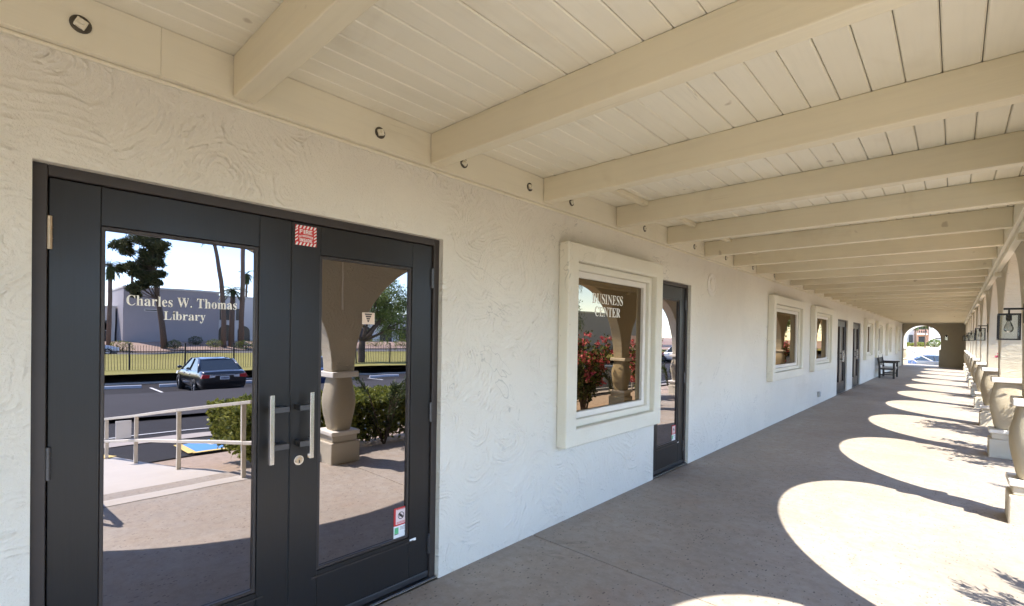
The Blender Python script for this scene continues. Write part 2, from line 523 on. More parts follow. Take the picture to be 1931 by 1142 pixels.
# ------------------------------------------------------------------ geometry helpers
class MB:
    """collects shapes, then links them as one mesh object"""
    def __init__(self):
        self.v, self.f = [], []

    def add(self, vs_, fs_):
        n = len(self.v)
        self.v += [tuple(p) for p in vs_]
        self.f += [tuple(n + i for i in f) for f in fs_]
        return self

    def box(self, x0, x1, y0, y1, z0, z1):
        return self.add([(x0, y0, z0), (x1, y0, z0), (x1, y1, z0), (x0, y1, z0), (x0, y0, z1), (x1, y0, z1), (x1, y1, z1), (x0, y1, z1)],
                        [(0, 3, 2, 1), (4, 5, 6, 7), (0, 1, 5, 4), (1, 2, 6, 5), (2, 3, 7, 6), (3, 0, 4, 7)])

    def ring(self, y0, y1, z0, z1, w, xb, xf):
        """a rectangular picture frame in the y-z plane, w wide, from xb to xf"""
        o = [(y0, z0), (y1, z0), (y1, z1), (y0, z1)]
        i = [(y0 + w, z0 + w), (y1 - w, z0 + w), (y1 - w, z1 - w), (y0 + w, z1 - w)]
        vs_ = [(xf, *p) for p in o] + [(xf, *p) for p in i] + [(xb, *p) for p in o] + [(xb, *p) for p in i]
        fs_ = []
        for a in range(4):
            b = (a + 1) % 4
            fs_ += [(a, b, 4 + b, 4 + a), (8 + b, 8 + a, 12 + a, 12 + b), (b, a, 8 + a, 8 + b), (4 + a, 4 + b, 12 + b, 12 + a)]
        return self.add(vs_, fs_)

    def prism(self, poly, ax, a, b):
        """extrude a polygon (2-D, in the two other axes in order) along ax"""
        def mk(p, t):
            q = list(p)
            q.insert(ax, t)
            return tuple(q)
        n = len(poly)
        vs_ = [mk(p, a) for p in poly] + [mk(p, b) for p in poly]
        fs_ = [tuple(range(n))[::-1], tuple(range(n, 2 * n))]
        fs_ += [(i, (i + 1) % n, n + (i + 1) % n, n + i) for i in range(n)]
        return self.add(vs_, fs_)

    def tube(self, pts, rad, n=8, cap=True, phase=0.0):
        pts = [Vector(p) for p in pts]
        rads = rad if isinstance(rad, (list, tuple)) else [rad] * len(pts)
        base = len(self.v)
        prev = None
        for i, p in enumerate(pts):
            d = (pts[min(i + 1, len(pts) - 1)] - pts[max(i - 1, 0)]).normalized()
            ref = prev if prev is not None else (Vector((0, 0, 1)) if abs(d.z) < 0.9 else Vector((1, 0, 0)))
            a = d.cross(ref).normalized()
            b = a.cross(d).normalized()
            prev = b
            for k in range(n):
                t = 2 * math.pi * k / n + phase
                self.v.append(tuple(p + (a * math.cos(t) + b * math.sin(t)) * rads[i]))
        for i in range(len(pts) - 1):
            for k in range(n):
                k2 = (k + 1) % n
                self.f.append((base + i * n + k, base + i * n + k2, base + (i + 1) * n + k2, base + (i + 1) * n + k))
        if cap:
            self.f.append(tuple(base + k for k in range(n))[::-1])
            e = base + (len(pts) - 1) * n
            self.f.append(tuple(e + k for k in range(n)))
        return self

    def bar(self, a, b, w, h=None):
        """square bar from a to b, w wide and h high"""
        h = h or w
        a, b = Vector(a), Vector(b)
        d = (b - a).normalized()
        s = d.cross(Vector((0, 0, 1)))
        s = s.normalized() if s.length > 1e-4 else Vector((1, 0, 0))
        u = s.cross(d).normalized()
        vs_ = []
        for p in (a, b):
            for (i, j) in ((-1, -1), (1, -1), (1, 1), (-1, 1)):
                vs_.append(tuple(p + s * (i * w / 2) + u * (j * h / 2)))
        return self.add(vs_, [(0, 1, 2, 3), (7, 6, 5, 4), (0, 4, 5, 1), (1, 5, 6, 2), (2, 6, 7, 3), (3, 7, 4, 0)])

    def lathe(self, prof, c=(0, 0, 0), n=32, sq=2.0):
        """turn a (radius, z) profile; sq > 2 squares the plan off"""
        base = len(self.v)
        for (r, z) in prof:
            for k in range(n):
                t = 2 * math.pi * k / n
                cs, sn = math.cos(t), math.sin(t)
                q = (abs(cs) ** sq + abs(sn) ** sq) ** (-1.0 / sq)
                self.v.append((c[0] + r * q * cs, c[1] + r * q * sn, c[2] + z))
        for i in range(len(prof) - 1):
            for k in range(n):
                k2 = (k + 1) % n
                self.f.append((base + i * n + k, base + i * n + k2, base + (i + 1) * n + k2, base + (i + 1) * n + k))
        self.f.append(tuple(base + k for k in range(n))[::-1])
        e = base + (len(prof) - 1) * n
        self.f.append(tuple(e + k for k in range(n)))
        return self

    def mesh(self, name):
        me = bpy.data.meshes.new(name)
        me.from_pydata(self.v, [], self.f)
        me.update()
        return me

    def build(self, name, mat, parent=None, smooth=False, bevel=0.0, seg=2, weld=False, label=None):
        me = self.mesh(name)
        if weld:
            bm = bmesh.new()
            bm.from_mesh(me)
            bmesh.ops.remove_doubles(bm, verts=bm.verts, dist=1e-4)
            bmesh.ops.recalc_face_normals(bm, faces=bm.faces)
            bm.to_mesh(me)
            bm.free()
        me.materials.append(MATS[mat])
        return link(name, me, parent, smooth, bevel, seg, label)


def link(name, me, parent=None, smooth=False, bevel=0.0, seg=2, label=None):
    o = bpy.data.objects.new(name, me)
    COL.objects.link(o)
    if parent is not None:
        o.parent = parent
        o.matrix_parent_inverse = Matrix.Translation(-Vector(parent_loc(parent))) if False else parent.matrix_world.inverted()
    if smooth:
        for p in me.polygons:
            p.use_smooth = True
    if bevel:
        b = o.modifiers.new('edge', 'BEVEL')
        b.width = bevel
        b.segments = seg
        b.limit_method = 'ANGLE'
        b.angle_limit = R(35)
    if label:
        o['label'] = label
    return o


def parent_loc(p):
    return p.location


def tag(o, label, cat, group=None):
    o['label'] = label
    o['category'] = cat
    if group:
        o['group'] = group
    return o


def structure(o):
    o['kind'] = 'structure'
    return o


def empty(name, loc=(0, 0, 0), rz=0.0):
    o = bpy.data.objects.new(name, None)
    COL.objects.link(o)
    o.location = loc
    o.rotation_euler = (0, 0, rz)
    o.empty_display_size = 0.2
    bpy.context.view_layer.update()
    return o


def copy_tree(o, parent=None):
    c = o.copy()
    COL.objects.link(c)
    if parent is not None:
        c.parent = parent
    for ch in list(o.children):
        copy_tree(ch, c)
    return c


def sub(name, mb, mat, parent, **kw):
    """a part given in its thing's own coordinates"""
    o = mb.build(name, mat, None, **kw)
    o.parent = parent
    return o


GLYPH = {".":[[100,80,89,81,79,80,69,77,60,71,54,63,50,51,48,36,50,22,54,10,60,1,69,-5,79,-8,89,-9,100,-8,110,-5,119,1,126,10,130,22,132,36,130,51,126,63,119,71,110,77]],"B":[[220,455,15,455,15,439,30,438,41,436,51,433,59,428,65,421,69,412,72,401,74,386,75,369,75,82,73,60,69,44,62,32,52,25,36,20,16,17,16,0,238,0,291,4,335,15,371,35,397,61,413,93,418,132,404,185,360,223,287,247,348,268,384,302,396,351,377,409,318,444],[216,434,239,431,257,424,269,412,278,395,283,373,285,345,282,314,275,290,263,272,245,261,220,254,182,252,182,391,183,406,185,417,188,425,193,430,203,433],[182,231,197,231,231,228,258,221,277,208,290,188,298,162,301,128,299,95,293,69,283,49,268,35,248,27,222,24,208,25,198,28,190,33,186,41,183,51,182,65]],"C":[[292,463,259,465,216,462,176,452,139,435,106,412,79,384,56,351,39,314,30,273,26,228,29,184,39,142,56,104,78,71,105,43,137,20,174,3,213,-7,257,-11,332,0,395,33,447,89,428,106,407,81,383,61,358,45,331,33,305,26,278,24,203,46,159,114,144,226,157,347,198,419,265,443,298,439,328,427,356,407,381,380,403,347,420,308,437,308,437,465,419,465,413,449,402,439,388,435,374,437,367,440,328,454]],"E":[[399,455,16,455,16,439,36,437,51,433,62,425,69,413,74,394,75,369,75,78,74,57,70,41,62,30,51,22,35,18,14,17,14,0,402,0,430,143,411,143,399,116,386,94,371,75,354,60,335,48,313,39,289,32,261,29,230,28,213,28,201,31,192,35,187,42,184,53,183,67,183,222,207,221,225,218,241,213,254,206,264,195,273,181,280,164,284,143,287,118,304,118,304,345,288,345,281,313,272,288,259,269,243,256,221,248,193,246,183,246,184,410,189,422,194,426,219,430,232,430,276,428,312,420,340,406,361,386,375,357,383,320,399,320]],"I":[[244,455,13,455,13,439,36,437,52,433,63,427,70,419,74,405,75,387,75,75,74,56,69,42,61,32,50,26,34,21,13,17,13,0,246,0,246,17,206,26,198,31,187,44,183,64,183,387,184,405,188,419,196,427,207,433,223,437,244,439]],"L":[[250,455,16,455,16,439,36,436,51,432,62,425,69,414,73,399,75,379,75,81,73,59,69,43,62,32,52,24,36,20,15,17,15,0,402,0,427,154,409,154,397,125,384,100,370,80,354,63,335,49,315,40,291,33,264,29,234,28,220,28,208,29,200,31,193,35,188,40,185,47,183,56,182,68,182,379,183,394,185,407,188,416,193,424,199,430,208,434,233,438,250,439]],"N":[[156,455,18,455,18,439,36,433,43,427,76,388,76,79,74,51,71,41,67,33,61,27,54,23,45,20,33,18,18,17,18,0,167,0,167,17,145,20,129,24,119,31,112,42,108,57,107,79,107,350,403,-11,422,-11,422,377,423,398,427,414,433,425,443,432,459,436,480,439,480,455,331,455,331,439,359,435,376,427,382,421,386,414,389,404,391,377,391,169]],"R":[[217,455,16,455,16,439,36,436,51,431,62,424,69,413,73,398,75,379,75,81,73,59,69,43,62,32,52,24,36,20,15,17,15,0,242,0,242,17,221,20,205,24,194,32,187,43,183,59,182,81,182,212,201,212,338,0,480,0,480,17,468,18,459,21,439,40,432,50,315,224,372,248,406,285,417,334,412,372,395,403,367,426,329,442,278,452],[209,430,224,431,268,421,295,389,304,336,301,304,293,278,280,258,261,245,235,236,203,234,182,234,182,385,183,402,185,414,190,422,197,427]],"S":[[199,466,185,466,160,464,136,459,115,449,96,437,80,421,67,403,57,381,52,358,50,332,53,302,62,276,77,253,99,231,127,210,163,191,225,160,255,140,273,117,279,89,276,69,269,51,257,36,241,24,220,17,197,15,164,19,136,30,111,50,91,77,75,113,62,158,43,158,43,-11,61,-11,78,12,126,1,136,-3,158,-8,192,-10,225,-8,254,-2,281,8,304,21,323,38,339,58,350,80,357,106,359,133,358,153,355,171,350,188,342,204,331,219,317,233,300,247,279,260,253,273,189,303,168,314,151,325,137,336,127,349,121,364,120,380,122,398,128,413,140,426,155,437,173,443,194,445,213,443,231,438,248,429,265,417,280,402,293,385,305,365,315,343,322,319,339,319,339,466,320,466,317,454,310,447,246,458]],"T":[[11,455,11,318,29,318,35,352,47,380,65,403,88,420,116,430,149,433,156,433,156,81,154,59,150,42,142,31,130,23,114,19,92,17,92,0,328,0,328,17,305,19,288,23,276,30,269,41,265,58,263,81,263,433,269,433,333,420,375,382,394,317,410,317,410,455]],"U":[[240,455,15,455,15,439,35,436,50,431,61,424,68,413,72,398,73,379,73,155,78,103,91,61,114,29,147,6,192,-8,248,-13,302,-8,346,7,380,32,403,69,418,118,422,181,422,378,424,396,427,411,433,421,442,429,456,435,474,439,474,455,328,455,328,439,351,436,368,431,379,423,387,413,391,398,392,378,392,159,379,83,340,37,275,22,245,25,221,35,203,51,191,74,183,104,181,140,181,394,185,415,189,422,195,428,202,432,213,435,240,439]],"W":[[181,455,-15,455,-15,439,-2,437,8,433,15,427,21,419,27,407,32,393,171,-11,190,-11,316,309,428,-11,446,-11,575,379,581,396,594,421,602,429,612,435,624,439,624,455,503,455,503,439,518,437,529,434,538,430,544,425,547,417,549,406,548,397,541,369,474,166,399,386,393,412,398,427,413,436,439,439,439,455,229,455,229,439,245,437,258,434,267,429,274,423,281,413,286,399,301,353,223,153,148,373,141,400,140,410,141,420,145,427,150,432,168,438,181,439]],"a":[[205,315,162,318,137,317,115,314,95,308,77,300,62,290,49,278,40,266,35,252,33,236,34,223,38,212,45,203,54,196,64,192,77,191,90,192,100,196,110,202,117,210,121,220,123,231,122,239,119,248,104,274,109,286,123,293,148,296,164,294,177,290,187,282,193,272,197,258,199,241,199,190,143,173,98,155,63,136,39,115,25,91,20,63,22,43,29,26,40,11,55,0,74,-6,95,-9,133,-4,168,11,200,35,208,10,226,-5,255,-10,281,-6,306,7,329,28,320,42,293,210,290,244,280,271,263,292,239,307],[154,151,199,169,199,63,191,54,183,47,174,41,158,34,151,34,133,39,122,56,118,84,127,123]],"b":[[138,455,8,455,8,439,21,437,31,434,37,428,40,420,42,407,43,388,43,-11,53,-11,105,28,133,7,162,-6,192,-10,220,-8,246,0,270,13,291,30,308,51,323,75,333,103,340,133,342,166,340,195,335,221,326,245,315,266,301,284,284,299,265,310,244,316,221,318,190,314,162,301,138,279],[174,279,184,280,204,277,220,267,231,251,239,228,244,197,245,160,244,114,239,77,232,49,220,30,204,18,183,14,158,20,143,38,138,69,138,242,142,253,147,262,155,270,164,275]],"e":[[193,314,157,318,132,316,109,309,87,298,68,282,51,263,38,240,28,215,21,187,19,157,21,125,27,95,37,69,50,45,66,26,85,10,106,-1,129,-8,154,-10,205,-1,248,27,285,73,270,86,248,62,225,47,199,42,154,56,127,97,117,166,283,166,283,173,279,216,268,251,249,280,224,301],[161,297,175,295,186,288,193,277,198,261,201,241,201,192,116,192,116,203,121,255,136,286]],"h":[[148,455,19,455,19,440,31,438,40,435,46,429,52,412,52,43,49,33,45,26,39,21,30,17,18,16,18,0,180,0,180,16,168,17,160,21,154,26,148,43,148,235,164,255,183,267,203,271,215,270,223,265,229,258,232,247,234,234,235,217,235,56,232,34,223,21,207,16,202,16,202,0,363,0,363,16,352,17,343,21,337,26,333,33,331,43,330,56,330,212,321,271,292,306,243,318,207,313,175,295,148,267]],"i":[[114,462,101,463,87,462,75,457,65,449,57,438,52,426,50,412,52,399,57,387,65,376,75,368,87,364,101,362,114,364,126,368,136,376,145,387,149,399,151,412,150,426,145,438,137,449,126,457],[148,310,21,310,20,293,32,292,41,289,47,285,50,278,52,267,52,43,49,32,45,26,39,21,30,18,18,16,18,0,180,0,180,16,168,18,160,21,154,26,151,33,149,43,148,56]],"l":[[148,455,20,455,20,439,33,438,42,434,47,429,50,421,52,411,52,43,49,32,45,26,39,21,30,18,18,16,18,0,180,0,180,16,168,18,160,21,154,26,151,33,149,43,148,56]],"m":[[277,312,237,318,204,312,173,294,146,265,146,310,19,310,19,294,31,293,40,289,46,284,52,266,52,43,49,33,45,26,39,21,30,17,18,16,18,0,177,0,177,16,166,18,158,21,152,27,149,34,147,44,146,56,146,235,162,255,180,267,199,271,211,270,220,265,226,258,229,247,231,233,232,217,232,56,231,44,229,34,225,26,219,21,211,18,199,16,199,0,356,0,356,16,345,18,336,21,331,26,327,34,325,44,324,56,324,237,341,256,358,268,377,271,389,270,398,265,404,258,407,247,409,234,410,217,410,56,409,44,407,34,403,26,397,21,389,18,377,16,377,0,536,0,536,16,524,17,516,21,510,26,504,43,504,212,494,271,465,306,418,318,381,312,348,293,320,261,305,293]],"o":[[196,316,168,318,140,316,114,309,90,297,69,281,52,262,38,239,27,213,21,184,19,154,21,124,27,96,38,70,52,47,69,27,90,11,114,-1,140,-8,169,-10,197,-8,222,-1,245,11,266,26,284,46,298,69,308,94,315,123,317,154,315,185,308,214,298,240,283,263,266,282,245,298,222,309],[151,296,169,299,185,296,198,286,208,271,214,245,218,206,220,154,219,126,219,102,215,64,209,39,199,24,186,14,169,11,152,14,138,24,128,39,122,64,118,103,117,127,117,154,118,206,122,245,128,271,138,286]],"r":[[250,317,233,318,218,316,203,311,187,301,172,288,158,272,146,252,146,310,21,310,20,293,32,292,41,289,46,285,50,278,52,267,52,43,49,32,45,26,39,21,30,18,18,16,18,0,197,0,197,16,180,18,167,21,159,25,153,32,150,42,149,56,149,192,151,211,155,228,162,241,171,252,179,258,189,260,196,259,222,231,229,226,237,223,248,222,260,224,270,228,278,234,284,243,288,254,289,266,288,281,283,293,275,304,264,312]],"s":[[141,319,111,316,86,306,65,291,49,270,40,247,37,220,39,202,45,185,54,169,68,155,85,142,107,130,156,105,176,92,188,76,192,58,191,46,186,35,179,27,168,20,156,16,140,15,121,17,103,26,87,39,72,57,61,79,53,105,36,105,36,-9,51,-9,56,1,64,7,73,9,111,-3,132,-8,151,-10,181,-7,206,2,228,18,244,39,254,65,257,95,255,117,250,136,241,151,229,165,212,178,134,218,123,225,115,232,109,240,106,249,105,259,106,269,110,278,116,286,125,292,136,295,149,296,166,294,182,288,196,277,209,262,220,244,228,222,244,222,244,319,230,319,226,311,220,306]],"y":[[162,310,-5,310,-5,293,4,293,11,291,25,275,36,251,140,-5,137,-19,125,-55,120,-65,104,-88,94,-96,86,-99,79,-97,75,-94,73,-65,70,-57,64,-49,56,-44,46,-41,36,-40,24,-41,13,-46,5,-53,-2,-62,-7,-84,-5,-100,1,-113,10,-125,22,-133,36,-139,52,-140,68,-139,83,-136,95,-131,107,-122,118,-111,129,-96,140,-77,151,-53,162,-24,259,242,265,258,271,271,277,281,283,288,291,292,300,293,300,310,203,310,203,293,223,292,234,286,237,281,230,241,185,119,133,257,129,281,151,293,162,293]]}


def text_width(s, gap=20):
    w = 0
    for ch in s:
        w += 230 if ch == ' ' else max(GLYPH[ch][0][0::2]) + gap
    return w - gap


def lettering(mb, s, x, y0, y1, zb, cap, gap=20):
    """serif capitals and small letters laid on a y-z plane, fitted between y0 and y1"""
    sy = (y1 - y0) / text_width(s, gap)
    sz = cap / 455.0
    cur = 0
    for ch in s:
        if ch == ' ':
            cur += 230
            continue
        loops = GLYPH[ch]
        polys = [[Vector((cur + l[i], l[i + 1], 0)) for i in range(0, len(l), 2)] for l in loops]
        flat = [p for l in polys for p in l]
        tris = tessellate_polygon(polys)
        n = len(mb.v)
        for p in flat:
            mb.v.append((x, y0 + p.x * sy, zb + p.y * sz))
        for t in tris:
            a, b, c = (flat[i] for i in t)
            cr = (b - a).cross(c - a).z
            mb.f.append(tuple(n + i for i in (t if cr > 0 else t[::-1])))
        cur += max(loops[0][0::2]) + gap
    return mb


BLOCK = {  # blocky sans capitals for the small sticker, strokes on a 4 x 6 grid
    'F': [(0, 0, 1.1, 6), (1.1, 4.8, 4, 6), (1.1, 2.5, 3.4, 3.6)],
    'I': [(1.2, 0, 2.6, 6)],
    'R': [(0, 0, 1.1, 6), (1.1, 4.9, 3.4, 6), (2.9, 3.4, 4, 5.4), (1.1, 2.5, 3.4, 3.5), (2.7, 0, 4, 2.5)],
    'E': [(0, 0, 1.1, 6), (1.1, 4.9, 4, 6), (1.1, 2.5, 3.5, 3.5), (1.1, 0, 4, 1.1)],
    'N': [(0, 0, 1.1, 6), (2.9, 0, 4, 6), (1.1, 3.4, 2.0, 5.2), (2.0, 1.4, 2.9, 3.6)],
    'S': [(0, 4.9, 4, 6), (0, 3.4, 1.1, 4.9), (0, 2.5, 4, 3.4), (2.9, 1.1, 4, 2.5), (0, 0, 4, 1.1)],
    'D': [(0, 0, 1.1, 6), (1.1, 4.9, 3.2, 6), (2.9, 0.8, 4, 5.2), (1.1, 0, 3.2, 1.1)],
    'X': [(0, 4, 1.2, 6), (2.8, 4, 4, 6), (1.2, 2.2, 2.8, 4), (0, 0, 1.2, 2.2), (2.8, 0, 4, 2.2)],
    'T': [(0, 4.9, 4, 6), (1.4, 0, 2.6, 4.9)],
    'G': [(0, 0.8, 1.1, 5.2), (0.8, 4.9, 4, 6), (0.8, 0, 4, 1.1), (2.9, 1.1, 4, 3.2), (2.2, 2.4, 2.9, 3.2)],
    'U': [(0, 0.8, 1.1, 6), (2.9, 0.8, 4, 6), (0.6, 0, 3.4, 1.1)],
    'H': [(0, 0, 1.1, 6), (2.9, 0, 4, 6), (1.1, 2.5, 2.9, 3.6)],
}


def block_text(mb, s, x, y0, y1, zb, h, arc=0.0):
    n = len(s)
    adv = [3.0 if ch == 'I' else 5.2 for ch in s]
    w = (y1 - y0) / (sum(adv) - 1.0)
    cur = 0.0
    for i, ch in enumerate(s):
        x0_ = cur - (0.9 if ch == 'I' else 0.0)
        cur += adv[i]
        t = (i + 0.5) / n * 2 - 1
        dz = -arc * t * t
        for (a, b, c, d) in BLOCK[ch]:
            ya, yb = y0 + (x0_ + a - 0.12) * w, y0 + (x0_ + c + 0.12) * w
            za, zb2 = zb + dz + (b - 0.1) / 6 * h, zb + dz + (d + 0.1) / 6 * h
            mb.add([(x, ya, za), (x, yb, za), (x, yb, zb2), (x, ya, zb2)], [(0, 1, 2, 3)])
    return mb


def quad_yz(mb, x, y0, y1, z0, z1):
    return mb.add([(x, y0, z0), (x, y1, z0), (x, y1, z1), (x, y0, z1)], [(0, 1, 2, 3)])

# ================================================================== the setting: ground
Y_END = 37.6
Y_BACK = -9.0


def ground_z(x):
    pts = [(3.3, 0.0), (6.0, -0.35), (17.0, -1.1), (64.0, -1.1), (70.0, -0.25), (400.0, -0.25)]
    if x <= pts[0][0]:
        return 0.0
    for (a, za), (b, zb) in zip(pts, pts[1:]):
        if x <= b:
            return za + (zb - za) * (x - a) / (b - a)
    return pts[-1][1]


def skew(x, y):
    """the car park lies a little askew of the building"""
    return x - 0.16 * (y - 4.0)


# one sheet of earth to the horizon, under everything
g = MB()
xs = [-300, -2, 3.3, 6.0, 17.0, 64.0, 70.0, 160, 500]
ys = [-400, -60, 0, 60, 140, 500]
for x in xs:
    for y in ys:
        g.v.append((x, y, ground_z(max(3.3, x)) - 0.10 - (0.8 if y > 41 and x < 3.4 else 0.0)))
for i in range(len(xs) - 1):
    for j in range(len(ys) - 1):
        a = i * len(ys) + j
        g.f.append((a, a + len(ys), a + len(ys) + 1, a + 1))
structure(g.build('ground', 'desert_gravel'))

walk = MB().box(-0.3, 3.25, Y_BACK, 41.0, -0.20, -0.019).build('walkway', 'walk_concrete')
structure(walk)
joints = [Y_BACK, -3.57, 2.83, 22.03, 41.0]
for a, b in zip(joints, joints[1:]):
    MB().box(-0.02, 3.27, a + 0.005, b - 0.005, -0.018, 0.0).build('slab', 'walk_concrete', walk, bevel=0.003, seg=1)


def sheet(name, mat, x0, x1, y0, y1, lift, nx=24, skewed=False, kind=True):
    m = MB()
    for i in range(nx + 1):
        for y in (y0, y1):
            x = x0 + (x1 - x0) * i / nx
            if skewed:
                x = skew(x, y)
            m.v.append((x, y, ground_z(x) + lift))
    for i in range(nx):
        m.f.append((2 * i, 2 * i + 2, 2 * i + 3, 2 * i + 1))
    o = m.build(name, mat)
    if kind:
        structure(o)
    return o


sheet('planting_bed', 'soil', 3.26, 8.0, -9, 70, -0.05)
sheet('parking_lot', 'asphalt', 6.0, 27.5, -60, 130, -0.030, 40)
sheet('aisle_paving', 'asphalt_worn', 12.7, 18.6, -60, 130, -0.022, 20, skewed=True)
sheet('lawn', 'lawn', 26.3, 52.5, -90, 150, 0.02, 20, skewed=True)
sheet('street', 'street_asphalt', 52.5, 66.0, -150, 200, 0.02, 20)
sheet('rock_verge', 'desert_gravel', 63.0, 80.0, -150, 200, 0.06, 20)
# the sloping walk down to the car park
rm = MB()
edge_n = [(2.85, 1.86), (3.0, 1.84), (3.72, 1.72), (4.2, 1.56), (5.6, 1.47), (6.9, 1.25)]
for i, (x, y) in enumerate(edge_n):
    for (yy, zz) in ((-2.6, -0.3), (-2.6, 0.004), (y, 0.004), (y, -0.3)):
        rm.v.append((x, yy, ground_z(x) + zz))
    if i:
        a, b = (i - 1) * 4, i * 4
        rm.f += [(a + 1, b + 1, b + 2, a + 2), (a + 2, b + 2, b + 3, a + 3), (a, b, b + 1, a + 1)]
structure(rm.build('ramp', 'ramp_concrete'))


def painted(name, mat, pts, lift=-0.010, parent=None, skewed=True):
    m = MB()
    for (x, y) in pts:
        x = skew(x, y) if skewed else x
        m.v.append((x, y, ground_z(x) + lift))
    m.f.append(tuple(range(len(pts))))
    return m.build(name, mat, parent)


lot = bpy.data.objects['parking_lot']


def line(a, b, w, mat='paint_white', name='painted_line', lift=-0.012):
    ax, ay = a
    bx, by = b
    n = 8
    d = Vector((bx - ax, by - ay)).normalized()
    s = Vector((-d.y, d.x)) * (w / 2)
    m = MB()
    for i in range(n + 1):
        t = i / n
        px, py = ax + (bx - ax) * t, ay + (by - ay) * t
        for sg in (1, -1):
            x, y = px + s.x * sg, py + s.y * sg
            m.v.append((x, y, ground_z(x) + lift))
        if i:
            k = 2 * i
            m.f.append((k - 2, k - 1, k + 1, k))
    return m.build(name, mat, lot)


line((skew(18.2, -30), -30), (skew(18.2, 60), 60), 0.11)
line((skew(9.0, -20), -20), (skew(9.6, 40), 40), 0.09)
for k in range(-4, 14):
    y = 4.85 + 2.45 * k
    line((skew(24.1, y), y), (skew(18.5, y), y + 0.05), 0.10)
# concrete gutter strip and the blue accessible bay edged in yellow
gm = MB()
for i, y in enumerate((-20, -5, 5, 20, 40)):
    for x in (7.5, 8.2):
        xx = skew(x + 0.3, y)
        gm.v.append((xx, y, ground_z(xx) - 0.016))
    if i:
        gm.f.append((2 * i - 2, 2 * i - 1, 2 * i + 1, 2 * i))
gm.build('gutter_strip', 'gutter_concrete', lot)
bl = [(6.15, 2.17), (7.2, 2.22), (7.55, 3.0), (7.2, 5.2), (5.9, 5.0)]
painted('accessible_bay', 'paint_blue', bl, -0.008, lot, False)
line((6.08, 2.10), (7.25, 2.16), 0.12, 'paint_yellow', 'yellow_edge', -0.004)
line((6.08, 2.10), (5.85, 5.0), 0.12, 'paint_yellow', 'yellow_edge', -0.004)
line((6.75, 2.5), (6.95, 3.6), 0.14, 'paint_white', 'symbol_stroke', -0.004)
line((6.4, 2.75), (7.25, 2.95), 0.12, 'paint_white', 'symbol_stroke', -0.004)
line((6.72, 1.22), (7.9, 0.9), 0.16, 'paint_yellow', 'yellow_edge', 0.02)
painted('red_marking', 'paint_red', [(18.9, 12.6), (19.5, 12.7), (19.5, 13.6), (18.9, 13.5)], -0.008, lot, False)
# kerb between the car park and the lawn
kb = MB()
for i, y in enumerate((-60, 0, 60, 130)):
    for (dx, z) in ((26.2, -0.2), (26.2, 0.045), (26.38, 0.055), (26.38, -0.2)):
        kb.v.append((skew(dx, y), y, ground_z(26.2) + z))
    if i:
        a = 4 * i - 4
        kb.f += [(a, a + 4, a + 5, a + 1), (a + 1, a + 5, a + 6, a + 2), (a + 2, a + 6, a + 7, a + 3)]
structure(kb.build('kerb', 'kerb_concrete'))
kb = MB().box(52.3, 52.6, -150, 200, -1.2, -0.93)
structure(kb.build('street_kerb', 'kerb_concrete'))

# ================================================================== the arcade building
bld = empty('arcade_building', (0, 14, 0))
tag(bld, 'cream stucco building with beamed covered walkway, dark doors and arches along its side', 'building')

ZB, ZC = 2.56, 2.742          # underside of the beams, of the planks
WINDOWS = [(3.10, 4.77, 0.63, 2.30), (9.0, 11.25, 0.80, 2.29), (12.3, 14.4, 0.82, 2.29), (20.75, 22.6, 0.82, 2.29),
           (24.1, 25.9, 0.82, 2.29), (28.1, 29.9, 0.82, 2.29), (33.1, 34.9, 0.82, 2.29)]
DOORS = [(0.097, 1.912, 2.133), (4.825, 5.745, 2.175), (15.7, 17.35, 2.11), (18.4, 20.1, 2.10)]

# ---- the long wall, with its openings cut through
wm = MB()
holes = [(a + 0.25, b - 0.25, c + 0.24, d - 0.24) for a, b, c, d in WINDOWS] + [(a, b, 0.0, c) for a, b, c in DOORS]
ycuts = sorted({Y_BACK, Y_END} | {h[0] for h in holes} | {h[1] for h in holes})
for a, b in zip(ycuts, ycuts[1:]):
    hs = [h for h in holes if h[0] <= a + 1e-6 and h[1] >= b - 1e-6]
    zc = [(-0.02, 2.60)]
    if hs:
        h = hs[0]
        zc = [(h[3], 2.60)] + ([(-0.02, h[2])] if h[2] > 0.01 else [])
    for z0, z1 in zc:
        quad_yz(wm, 0.0, a, b, z0, z1)
for (a, b, c, d) in holes:
    wm.add([(0, a, c), (-0.22, a, c), (-0.22, a, d), (0, a, d)], [(0, 1, 2, 3)])
    wm.add([(0, b, c), (0, b, d), (-0.22, b, d), (-0.22, b, c)], [(0, 1, 2, 3)])
    wm.add([(0, a, d), (-0.22, a, d), (-0.22, b, d), (0, b, d)], [(0, 1, 2, 3)])
    wm.add([(0, a, c), (0, b, c), (-0.22, b, c), (-0.22, a, c)], [(0, 1, 2, 3)])
wm.box(-6.0, -0.30, Y_BACK, Y_END, -0.02, 2.74)       # the rooms behind
wall = wm.build('wall', 'stucco', bld)

